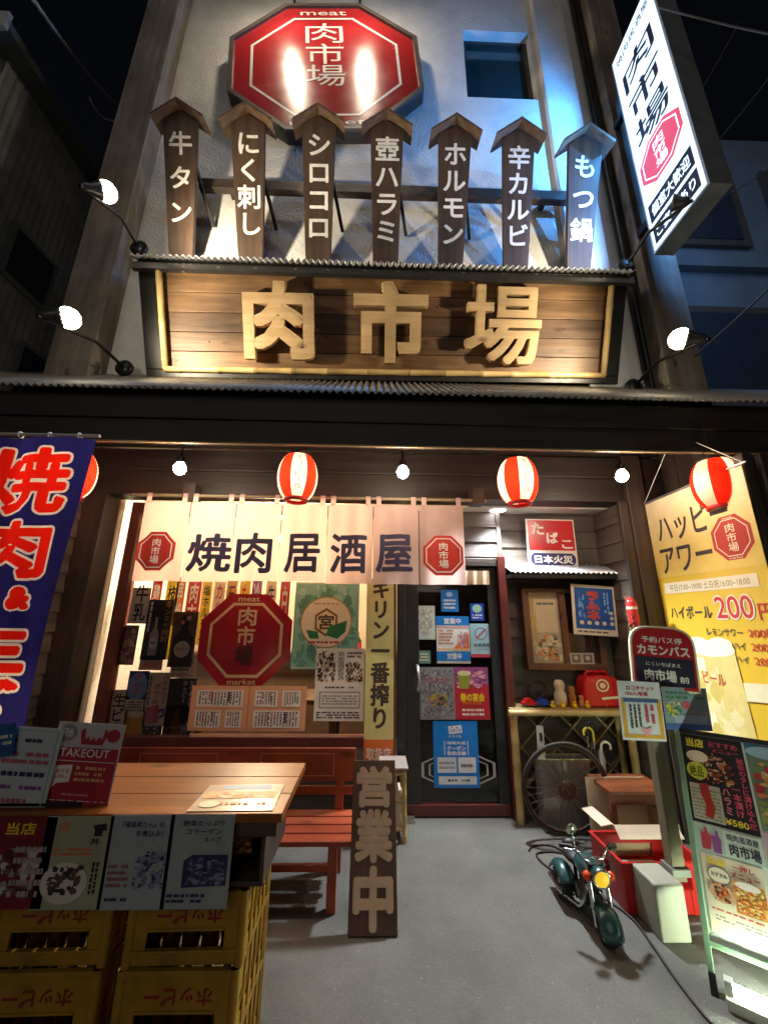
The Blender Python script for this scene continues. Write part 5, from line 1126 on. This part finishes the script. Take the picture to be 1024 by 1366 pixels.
# umbrella bin, umbrellas, wheel, level
bx0, bx1 = at(727, 1110, 3.28).x, at(796, 1110, 3.28).x
gal = mat('galvanised_bin', (.3, .27, .25), .45, .6, .25, 4, .06, 20)
t = thing('umbrella_bin', 'grey metal umbrella bin behind the bicycle wheel', 'bin', ((bx0 + bx1) / 2, 3.36, 0))
b = MB(); b.box(bx0, bx1, 3.27, 3.275, .01, .47, gal); b.box(bx0, bx1, 3.385, 3.39, .01, .47, gal); b.box(bx0, bx0 + .005, 3.275, 3.385, .01, .47, gal); b.box(bx1 - .005, bx1, 3.275, 3.385, .01, .47, gal); b.box(bx0, bx1, 3.275, 3.385, .005, .01, gal); b.build('bin_body', t, bevel=.002)
b = MB()
for q in ((bx0 - .006, bx1 + .006, 3.262, 3.272), (bx0 - .006, bx1 + .006, 3.388, 3.398)): b.box(*q, .46, .478, K('#8a8a60', .4))
b.build('rim', t)
def umbrella(px, hz, m, cloth_m, label, lean=.05, flip=1):
    p = at(px, 1005, 3.33); x = p.x; t = thing('umbrella', label, 'umbrella', (x, 3.33, .02))
    top = V((x + lean, 3.33, hz)); b = MB(); b.tube([(x - lean, 3.33, .02), top], .005, steel, 8); b.build('shaft', t)
    b = MB(); b.lathe([(.006, 0), (.03, .12), (.034, .42), (.012, .5)], cloth_m, 12, (x - lean, 3.33, .03), (2 * lean, 0, hz)); b.build('canopy', t)
    b = MB(); r = .038; pts = [top - V((0, 0, .06))] + [top + V((flip * (r - r * math.cos(a)), 0, r * math.sin(a))) for a in [i * math.pi / 8 for i in range(10)]]; b.tube(pts, .009, m, 10); b.build('crook_handle', t)
umbrella(792, .64, K('#e0cf58', .25), K('#1c2a20'), 'umbrella with a yellow crook handle in the grey bin', .01, -1)
umbrella(797, .54, K('#e8e4da', .25), K('#c8c8c8'), 'umbrella with a white crook handle in the grey bin', .03, 1)
umbrella(783, .68, blackpaint, K('#14141a'), 'black umbrella standing behind the yellow handled one', .02, 1)
b = MB(); a, c = at(719, 968, 3.36), at(727, 1072, 3.30); b.bar(a, c, .05, .022, K('#c9ccc8', .35), (0, 1, 0)); 
d = (c - a).normalized(); 
for k in (.15, .5, .85): q = a.lerp(c, k); b.bar(q - d * .03 + V((0, -.012, 0)), q + d * .03 + V((0, -.012, 0)), .022, .004, K('#2a3a3a', .3), (0, 1, 0))
b.build('spirit_level', M=Matrix.Translation(c), label='silver spirit level bar leaning by the bamboo shelf leg', cat='level')
W = at(755, 1064, 3.16); wr = .315; W.z = wr + .012; ax = V((.05, 1, .14)).normalized()
t = thing('bicycle_wheel', 'old rusty bicycle wheel leaning against the grey umbrella bin', 'wheel', (W.x, W.y, 0))
rust = mat('rusty_steel', (.13, .075, .045), .6, .5, .4, 20, .2, 60, dark=(.05, .03, .02))
b = MB(); b.ring(W, ax, wr - .012, .012, mat('old_tyre', (.045, .038, .032), .8), 64, 8); b.build('tyre', t)
b = MB(); b.ring(W, ax, wr - .03, .008, rust, 64, 8); b.build('rim', t)
u = ax.orthogonal().normalized(); v_ = ax.cross(u); b = MB()
for i in range(32):
    a = i * 2 * math.pi / 32; a2 = a + (.55 if i % 2 else -.55); s_ = (.022 if i % 4 < 2 else -.022)
    b.tube([W + ax * s_ + (u * math.cos(a2) + v_ * math.sin(a2)) * .028, W + (u * math.cos(a) + v_ * math.sin(a)) * (wr - .03)], .0016, rust, 5, False)
b.build('spokes', t)
b = MB(); b.lathe([(0, -.045), (.012, -.045), (.014, -.03), (.03, -.026), (.03, -.02), (.014, -.016), (.014, .016), (.03, .02), (.03, .026), (.012, .04), (0, .045)], rust, 20, W, ax); b.lathe([(.02, -.032), (.062, -.03), (.062, -.026), (.02, -.026)], rust, 28, W, ax)
for i in range(14): a = i * 2 * math.pi / 14; b.ball(W - ax * .028 + (u * math.cos(a) + v_ * math.sin(a)) * .064, .007, rust, 6)
b.build('hub', t)
# stool, carton, red crate
x = at(833, 1040, 3.0).x; t = thing('wooden_stool', 'low reddish brown wooden stool behind the open carton', 'stool', (x, 3.05, 0))
b = MB(); b.box(x - .17, x + .25, 2.9, 3.2, .38, .405, wood('stool_wood', (.22, .06, .02), (.13, .035, .012), 'X', .4, 3)); b.build('seat', t, bevel=.004)
for sx in (x - .15, x + .22):
    for sy in (2.93, 3.17):
        b = MB(); b.box(sx - .018, sx + .018, sy - .018, sy + .018, 0, .38, _M['stool_wood']); b.build('leg', t)
b = MB(); b.box(x - .13, x + .2, 2.92, 2.935, .32, .37, _M['stool_wood']); b.build('apron', t)
card = mat('corrugated_cardboard', (.5, .36, .22), .8, 0, .12, 5); card_in = mat('pale_cardboard', (.68, .56, .42), .8, 0, .1, 5)
ca = at(812, 1090, 2.84); x0 = ca.x; x1 = x0 + .42
t = thing('open_carton', 'open cardboard carton with pale flaps behind the red crate', 'carton', (x0 + .2, 2.95, 0))
b = MB(); H = .26; b.box(x0, x1, 2.80, 2.806, 0, H, card); b.box(x0, x1, 3.094, 3.1, 0, H + .16, card_in); b.box(x0, x0 + .006, 2.806, 3.094, 0, H, card); b.box(x1 - .006, x1, 2.806, 3.094, 0, H, card); b.box(x0, x1, 2.806, 3.094, 0, .006, card); b.build('carton_body', t)
b = MB(); b.bar((x0 + .2, 2.80, H), (x0 + .2, 2.745, H - .05), .4, .005, card_in, (0, 0, 1)); b.build('flap', t)
b = MB(); b.bar((x0, 2.93, H), (x0 - .075, 2.93, H - .012), .24, .005, card_in, (0, 0, 1)); b.build('flap', t)
crr = mat('red_crate_plastic', (.52, .02, .016), .32, 0, .12, 5)
RX, RY, rw, rd, rh = 1.365, 2.47, .46, .32, .235
t = thing('red_crate', 'red plastic crate standing on the concrete behind the bus stop sign', 'crate', (RX + rw / 2, RY + rd / 2, 0))
b = MB(); e = .01
for (a, c, y0_, y1_) in ((RX, RX + rw, RY, RY + e), (RX, RX + rw, RY + rd - e, RY + rd)):
    b.box(a, c, y0_, y1_, .004, .11, crr); b.box(a, a + .09, y0_, y1_, .11, .175, crr); b.box(c - .09, c, y0_, y1_, .11, .175, crr); b.box(a, c, y0_, y1_, .175, rh - .012, crr); b.box(a - .008, c + .008, y0_ - .008 if y0_ == RY else y0_, y1_ if y0_ == RY else y1_ + .008, rh - .012, rh, crr)
    for k in range(6): xx = a + .02 + k * (rw - .04) / 5; b.box(xx - .005, xx + .005, y0_ - (.007 if y0_ == RY else 0), y1_ + (0 if y0_ == RY else .007), .004, .11, crr)
for a in (RX, RX + rw - e):
    b.box(a, a + e, RY + e, RY + rd - e, .004, .1, crr); b.box(a, a + e, RY + e, RY + rd - e, .17, rh - .012, crr); b.box(a, a + e, RY + e, RY + .09, .1, .17, crr); b.box(a, a + e, RY + rd - .09, RY + rd - e, .1, .17, crr)
    b.box(a - (.008 if a == RX else 0), a + e + (0 if a == RX else .008), RY + e, RY + rd - e, rh - .012, rh, crr)
b.box(RX + .01, RX + rw - .01, RY + .01, RY + rd - .01, 0, .01, crr); b.build('crate_body', t, bevel=.0015)
b = MB(); b.box(RX + .17, RX + .29, RY - .004, RY - .001, .03, .1, K('#c9b8a0')); b.build('label_plate', t)
b = MB(Matrix.Translation((RX + .2, RY + .17, .012))); b.box(-.13, .14, -.1, .1, 0, .1, K('#8a847a')); b.build('grey_box', M=Matrix.Translation((RX + .2, RY + .17, .012)), label='small grey box lying inside the red crate', cat='box', bevel=.004)
# ------------------------------------------------------------------ bus stop sign
px_, py_ = at(888, 1080, 2.4).x, 2.4
tank = mat('beige_plastic_base', (.4, .4, .31), .45, 0, .12, 4)
a = atz(876, 1257); c = atz(924, 1262); tx0, tx1, ty = a.x + .02, c.x + .01, (a.y + c.y) / 2
t = thing('bus_stop_sign', 'round topped red bus stop sign on a square post in a white base', 'sign', ((tx0 + tx1) / 2, ty + .1, 0))
b = MB(); b.box(tx0, tx1, ty, ty + .19, .0, .235, tank); b.build('base', t, bevel=.01)
b = MB(); b.box(px_ - .05, px_ + .05, py_ - .045, py_ + .045, .225, .262, mat('base_clamp', (.2, .2, .17), .5, .5)); b.build('clamp', t, bevel=.004)
postm = wood('sign_post_wood', (.2, .17, .1), (.1, .08, .05), 'Z', .6, 3)
b = MB(); b.box(px_ - .033, px_ + .033, py_ - .03, py_ + .03, .2, 1.42, postm); b.build('post', t, bevel=.003)
fr = Frame(at(834, 832, 2.37), at(920, 836, 2.32), at(835, 917, 2.37)); w_, h_ = fr.w, fr.h
f = fr.sub(0, 0, w_, h_, 0, R(2)); b = MB(f.M)
def tomb(w, h, k=0.0, r=.6):
    pts = [(k, k), (w - k, k)]; rz_ = h * .42 - k; rx_ = w / 2 - k
    return pts + [(w / 2 + rx_ * math.copysign(abs(math.cos(q)) ** r, math.cos(q)), h - k - rz_ + rz_ * math.sin(q) ** r) for q in [max(1e-6, i * math.pi / 18) if i < 18 else math.pi - 1e-6 for i in range(19)]]
b.poly(tomb(w_, h_), 0, cream, .02); b.poly(tomb(w_, h_, .012), -.002, K('#b8262c', .35)); b.build('sign_head', t)
b = MB(f.M); draw(b, w_, h_, [('t', '予約バス停', .18, .17, .8, .27, white, B_), ('t', 'カモンバス', .1, .3, .9, .46, white, {'bold': .04}), ('r', .07, .5, .93, .92, K('#22243a')), ('t', 'にくいちばまえ', .22, .57, .74, .63, white, {'bold': .01}), ('t', '肉市場', .18, .68, .66, .86, white, {'bold': .03}), ('t', '前', .7, .76, .84, .86, white, B_)], -.003); b.build('lettering', t)
sheet(wallframe(2.33), (825, 908, 882, 987), K('#dfe2e4', .25), [('r', .05, .3, .14, .96, K('#e0a838')), ('r', .88, .3, .97, .96, K('#e0a838')), ('r', .05, .9, .97, .96, K('#e0a838')), ('t', 'ロコチケット', .2, .08, .86, .16, K('#c8404a'), B_), ('t', '100人増量', .16, .18, .7, .25, K('#c8404a'), B_), ('r', .1, .3, .92, .36, K('#4a6a9a')), ('l', .2, .4, .5, .8, dgrey, 3, 1), ('l', .55, .4, .82, .72, K('#c8505a'), 2, 1), ('p', [(.42, .76), (.56, .8), (.7, .76), (.66, .86), (.56, .92), (.46, .86)], pink)], 'ticket_sheet', 'laminated white sheet with yellow sides hung on the bus stop post', 'notice', tilt=R(2))
sheet(wallframe(2.325), (884, 916, 944, 973), K('#8fa0a8', .25), [('r', .0, .86, 1, 1, K('#4a6ab0')), ('l', .08, .08, .94, .3, green, 2), ('e', .5, .42, .1, .09, K('#c8606a')), ('b', .04, .3, .4, .75, [green, yel, K('#b0b8a8')], 8), ('l', .5, .52, .94, .82, K('#c8a0a0'), 3), ('r', .2, .66, .9, .84, K('#a8b4c8'))], 'coupon_sheet', 'laminated grey blue sheet hung beside the yellow sided one', 'notice', tilt=R(2))
# ------------------------------------------------------------------ model motorcycle
tealp = mat('teal_paint', (.03, .10, .105), .28, .2, .15, 6, 0, None, None, .4); tyre = mat('black_rubber', (.018, .018, .018), .75, 0, .2, 10); chrome = mat('chrome', (.55, .55, .55), .18, 1, .1, 4)
BP = Matrix.Translation((1.145, 2.24, 0)) @ Matrix.Rotation(R(-3), 4, 'Z')      # front wheel at the origin, tail along +y
t = thing('model_motorcycle', 'small teal model motorcycle with a yellow headlight on the concrete', 'motorcycle', M=BP)
def wheel(y, r, wd, x=0.0):
    b = MB(BP); b.ring((x, y, r), (1, 0, 0), r - wd * .5, wd * .5, tyre, 36, 10); 
    for i in range(28): a = i * 2 * math.pi / 28; b.box(x - wd * .42, x + wd * .42, y + math.cos(a) * (r - .002) - .004, y + math.cos(a) * (r - .002) + .004, r + math.sin(a) * (r - .002) - .003, r + math.sin(a) * (r - .002) + .003, tyre)
    wobj = b.build('wheel', t)
    b = MB(BP); b.ring((x, y, r), (1, 0, 0), r - wd * 1.0, .005, chrome, 32, 6); b.lathe([(0, -wd * .45), (.012, -wd * .45), (.012, wd * .45), (0, wd * .45)], chrome, 14, (x, y, r), (1, 0, 0))
    for i in range(10): a = i * math.pi / 5; b.tube([(x, y, r), (x, y + math.cos(a) * (r - wd), r + math.sin(a) * (r - wd))], .0022, chrome, 5, False)
    b.build('rim', wobj)
wheel(.055, .066, .056); wheel(.36, .085, .06, -.075); wheel(.36, .085, .06, .075)
def fender(y, r, wd, a0, a1, m, name, x=0.0):
    b = MB(BP); vs = []; fs = []; n = 16; kk = 7
    for i in range(n + 1):
        a = a0 + (a1 - a0) * i / n
        for j in range(kk):
            q = -1 + 2 * j / (kk - 1); rr_ = r - .022 * abs(q) ** 2.2; vs.append((x + q * wd / 2, y + math.cos(a) * rr_, r * 0 + .066 + math.sin(a) * rr_))
    for i in range(n):
        for j in range(kk - 1): k = i * kk + j; fs += [(k, k + 1, k + kk + 1, k + kk)]
    b.add(vs, fs, m, True); o = b.build(name, t); md = o.modifiers.new('solid', 'SOLIDIFY'); md.thickness = .003
fender(.055, .088, .1, R(10), R(190), tealp, 'front_fender'); fender(.36, .112, .085, R(20), R(150), tealp, 'rear_fender', -.075); fender(.36, .112, .085, R(20), R(150), tealp, 'rear_fender', .075)
b = MB(BP)
for sx in (-.042, .042): b.tube([(sx, .055, .066), (sx, .075, .17), (sx, .1, .31)], [.009, .011, .009], chrome, 10)
b.bar((-.036, .115, .285), (.036, .115, .285), .02, .012, blackpaint); b.bar((-.036, .096, .215), (.036, .096, .215), .02, .012, blackpaint); b.build('fork', t)
b = MB(BP); b.tube([(-.135, .16, .345), (-.09, .13, .352), (-.045, .1, .32), (.045, .1, .32), (.09, .13, .352), (.135, .16, .345)], .006, chrome, 8); b.build('handlebar', t)
for sx in (-1, 1):
    b = MB(BP); b.tube([(sx * .092, .132, .352), (sx * .145, .168, .343)], .0115, blackpaint, 10); b.build('grip', t)
    b = MB(BP); b.tube([(sx * .08, .11, .35), (sx * .135, .13, .345)], .003, chrome, 6); b.build('brake_lever', t)
    b = MB(BP); b.ball((sx * .058, .07, .262), .021, K('#e0501c', .25), 14); b.build('indicator', t)
b = MB(BP); b.tube([(-.08, .125, .35), (-.09, .12, .415)], .003, chrome, 6); b.lathe([(0, .006), (.026, .004), (.028, 0), (.024, -.004), (0, -.003)], mat('mirror_face', (.6, .7, .5), .1, .9), 24, (-.094, .118, .437), (.1, -1, -.2)); b.build('mirror', t)
b = MB(BP); b.lathe([(0, .045), (.026, .038), (.04, .012), (.042, -.012), (.04, -.016)], tealp, 24, (0, .055, .267), (0, 1, .12)); hl = b.build('headlight', t)
b = MB(BP); b.lathe([(.042, 0), (.046, -.004), (.04, -.012), (.035, -.008)], chrome, 24, (0, .042, .265), (0, 1, .12)); b.build('bezel', hl)
b = MB(BP); b.lathe([(.035, -.008), (.024, -.018), (0, -.023)], emit('headlight_lens', (1, .62, .03), .45), 24, (0, .042, .265), (0, 1, .12)); b.build('lens', hl)
b = MB(BP); b.ball((0, .19, .245), .075, tealp, 20, (.82, 1.2, .66)); b.build('fuel_tank', t)
b = MB(BP); b.ball((0, .32, .225), .085, blackpaint, 18, (.85, 1.15, .36)); b.ball((0, .39, .25), .05, blackpaint, 14, (1, .6, .5)); b.build('seat', t)
b = MB(BP)
b.tube([(0, .12, .29), (0, .15, .2), (0, .16, .1), (0, .26, .085), (0, .36, .085)], .011, blackmetal, 10); b.tube([(0, .12, .28), (0, .25, .2), (0, .36, .19), (0, .36, .085)], .01, blackmetal, 10); b.tube([(-.08, .36, .085), (.08, .36, .085)], .009, chrome, 10); b.build('frame', t)
b = MB(BP); em = mat('engine_metal', (.2, .19, .18), .35, .8, .2, 12); b.box(-.045, .045, .17, .28, .075, .13, em)
for k in range(6): b.box(-.034, .034, .175, .235, .132 + k * .011, .139 + k * .011, em)
b.box(-.024, .024, .18, .23, .13, .2, em); b.lathe([(0, -.05), (.035, -.05), (.035, .05), (0, .05)], em, 18, (0, .26, .1), (1, 0, 0)); b.build('engine', t, bevel=.002)
for sx in (-1, 1):
    b = MB(BP); b.tube([(sx * .02, .175, .17), (sx * .05, .15, .12), (sx * .055, .2, .06), (sx * .1, .34, .05), (sx * .105, .47, .06)], [.009, .009, .01, .014, .016], chrome, 10); b.build('exhaust_pipe', t)
b = MB(BP)
for sx in (-1, 1): b.tube([(sx * .09, .13, .348), (sx * .07, .07, .33), (sx * .03, .06, .3), (sx * .02, .09, .27)], .0025, blackmetal, 6)
b.build('control_cables', t)
# cable on the concrete
pts = [(705, 1135), (712, 1128), (735, 1128), (752, 1138), (735, 1136), (715, 1140), (735, 1160), (800, 1195), (842, 1225), (870, 1262), (900, 1305), (935, 1350), (950, 1366)]
b = MB(); P = [atz(*p, .006) for p in pts]; sm = []
for i in range(len(P) - 1):
    p0, p1, p2, p3 = P[max(i - 1, 0)], P[i], P[i + 1], P[min(i + 2, len(P) - 1)]
    for k in range(6):
        u = k / 6; sm.append(.5 * ((2 * p1) + (p2 - p0) * u + (2 * p0 - 5 * p1 + 4 * p2 - p3) * u * u + (3 * p1 - p0 - 3 * p2 + p3) * u ** 3))
sm.append(P[-1]); b.tube(sm, .006, mat('ground_cable', (.03, .022, .02), .5), 8); b.build('extension_cord', M=Matrix.Translation(P[0]), label='dark extension cord snaking across the concrete to the menu stand', cat='cord')
# ------------------------------------------------------------------ slanted menu stand at the right
a_ = R(40); tl = at(898, 970, 2.34); bl_ = at(938, 1323, 2.05); tr = tl + V((math.cos(a_), -math.sin(a_), 0)) * .62
fr = Frame(tl, tr, bl_); w_ = .62; h_ = fr.h
t = thing('menu_stand', 'slanted lit menu stand covered with food posters at the right', 'menu stand', M=fr.M)
mf = K('#7a9a7c', .35)
zb = fr.pt(948, 1255)[1]
b = MB(fr.M); b.box(0, .022, 0, .03, .07, h_, mf); b.box(w_ - .022, w_, 0, .03, .07, h_, mf); b.box(.022, w_ - .022, 0, .03, h_ - .022, h_, blackpaint); b.box(.022, w_ - .022, 0, .03, zb - .02, zb, mf); b.build('frame', t, bevel=.002)
for x in (0, w_ - .024):
    b = MB(fr.M); b.box(x, x + .024, -.002, .032, 0, .07, blackpaint); b.build('foot', t)
for x in (.005, w_ - .025):
    b = MB(); p = fr.M @ V((x, .03, h_ - .1)); q = fr.M @ V((x, .03, 0)); q = V((p.x + math.sin(a_) * .2, p.y + math.cos(a_) * .2, 0)); b.bar(p, q, .022, .022, mf); b.build('rear_leg', t)
b = MB(fr.M); b.box(.022, w_ - .022, .008, .014, zb, h_ - .022, mat('pale_panel', (.68, .78, .7), .35, 0, .06, 3)); b.build('panel', t)
food = [K('#8a3a1c'), K('#c97a3a'), K('#5a2a18'), K('#d8b080'), K('#3a2014')]
def onp(name, p0, p1, base, art, label):
    f = fr.sub(*p0, *p1, .006); b = MB(f.M); b.box(0, f.w, 0, .002, 0, f.h, base); draw(b, f.w, f.h, art); return b.build(name, t)
X_ = lambda u: .024 + u
Zt = h_ - .024
pz = lambda p, q: fr.pt(p, q)
A0, A1 = pz(904, 980), pz(1008, 1108)
zA = pz(960, 1103)[1]; zB = pz(960, 1141)[1]; zC = pz(958, 1150)[1]; zD = pz(965, 1248)[1]
xA = pz(985, 1040)[0]
xA = pz(1000, 1050)[0]
onp('food_poster', (X_(.0), zA), (xA, Zt), ink, [('t', '当店', .08, .04, .38, .15, K('#f2e53c'), {'bold': .05}), ('t', 'おすすめ', .46, .05, .92, .12, K('#d8506a'), B_), ('t', 'メニュー', .5, .13, .92, .18, K('#d8506a'), B_), ('b', .04, .19, .8, .56, food, 40), ('e', .24, .26, .18, .07, cream), ('e', .2, .43, .17, .1, K('#c9d23a')), ('t', '絶品', .08, .37, .3, .5, K('#3a4a10'), B_), ('r', .04, .58, .52, .97, K('#b9b7a0')), ('l', .06, .62, .5, .96, K('#8a8874'), 9), ('p', [(.2, .57), (.34, .56), (.36, .7), (.4, .82), (.34, .94), (.22, .92), (.26, .8), (.2, .68)], K('#a8281c')), ('t', '秘伝のタレに漬け込んだ', .86, .2, .98, .95, K('#d8506a'), {'bold': .03, 'vert': True}), ('t', '一本漬け', .7, .52, .84, .86, K('#d8506a'), {'bold': .03, 'vert': True}), ('t', 'ハラミ', .54, .56, .68, .86, K('#e0808a'), {'bold': .03, 'vert': True}), ('t', '¥580', .52, .89, .86, .96, K('#f2d53c'), {'bold': .04})], 'x')
onp('name_strip', (X_(.0), zB), (xA, zA - .004), K('#b9d0c4'), [('p', [(.1, .3), (.16, .3), (.17, .1), (.2, .1), (.21, .3), (.26, .4), (.22, .9), (.1, .9)], K('#b83a4a')), ('p', [(.26, .35), (.32, .35), (.33, .15), (.36, .15), (.37, .35), (.4, .45), (.38, .95), (.26, .95)], K('#8a4a8a')), ('r', .44, .06, .98, .96, K('#c9ddd2')), ('t', '焼肉居酒屋', .48, .14, .94, .38, K('#3a3a48'), B_), ('t', '肉市場', .5, .46, .94, .9, K('#3a3a48'), {'bold': .03})], 'x')
onp('menu_poster', (X_(.012), zD), (xA - .02, zB - .006), K('#efe8cc'), [('t', '当店', .08, .03, .42, .13, K('#e8d040'), {'bold': .05}), ('t', '一押し', .5, .05, .86, .12, K('#c8303a'), {'bold': .03}), ('t', 'メニュー', .46, .15, .92, .23, K('#c8303a'), {'bold': .03}), ('e', .26, .26, .19, .11, dgrey), ('e', .26, .26, .175, .1, K('#efe8cc')), ('t', 'おすすめ', .13, .23, .39, .28, dgrey, B_), ('e', .26, .48, .2, .12, K('#d8b088')), ('b', .1, .36, .42, .6, food + [orange], 14), ('r', .46, .26, .96, .66, K('#d89a50')), ('b', .46, .28, .97, .66, [orange, K('#e8c060'), K('#c85a2a'), K('#f0d890')], 34), ('e', .7, .3, .2, .05, white), ('l', .06, .68, .94, .72, K('#c8505a'), 1), ('l', .1, .76, .92, .84, grey, 2)], 'x')
onp('food_poster', (xA + .01, zA + .03), (w_ - .03, Zt), K('#6f8a6a'), [('r', .0, .0, 1, .16, K('#3a7a9a')), ('e', .3, .1, .3, .08, K('#9ac8d8')), ('b', 0, .2, 1, .98, [K('#c9b060'), K('#a83a40'), K('#8a9a4a'), K('#e0cf90'), K('#d87a50')], 40)], 'x')
onp('party_poster', (xA + .008, zD + .1), (w_ - .03, zA + .02), K('#b8303c'), [('r', 0, 0, 1, .3, K('#c9a0c0')), ('b', 0, .1, 1, .5, [K('#9a9a40'), K('#d8b0c0'), K('#7a3a60')], 12), ('t', '春の宴会', .1, .52, .95, .66, yel, {'bold': .04}), ('l', .1, .74, .9, .94, white, 3)], 'x')
onp('bottle_sticker', (xA + .0, zD - .02), (xA + .11, zD + .09), K('#dfe8e4'), [('p', [(.4, .02), (.56, .02), (.58, .35), (.84, .5), (.84, .98), (.14, .98), (.14, .5), (.38, .35)], K('#3a3a90')), ('t', '本', .26, .58, .74, .9, white, {'bold': .03})], 'x')
# fluorescent tube on the ground
fa = atz(966, 1318, .05); d = V((math.cos(a_), -math.sin(a_), 0)); fb = fa + d * .62
t = thing('fluorescent_light', 'lit fluorescent tube fitting lying on the ground below the menu stand', 'lamp', (fa + fb) / 2 - V((0, 0, .05)))
b = MB(); b.bar(fa - V((0, 0, .03)), fb - V((0, 0, .03)), .08, .04, K('#c8cfc4', .4)); b.build('fitting', t, bevel=.004)
b = MB(); b.tube([fa + d * .03 + V((0, 0, .014)), fb - d * .03 + V((0, 0, .014))], .0135, emit('fluorescent_glow', (.84, 1, .74), 110), 14); b.build('tube', t)
for q in (fa + d * .015, fb - d * .015):
    b = MB(); b.bar(q - d * .014, q + d * .014, .04, .075, K('#d8dcd4', .4)); b.build('end_cap', t, bevel=.003)
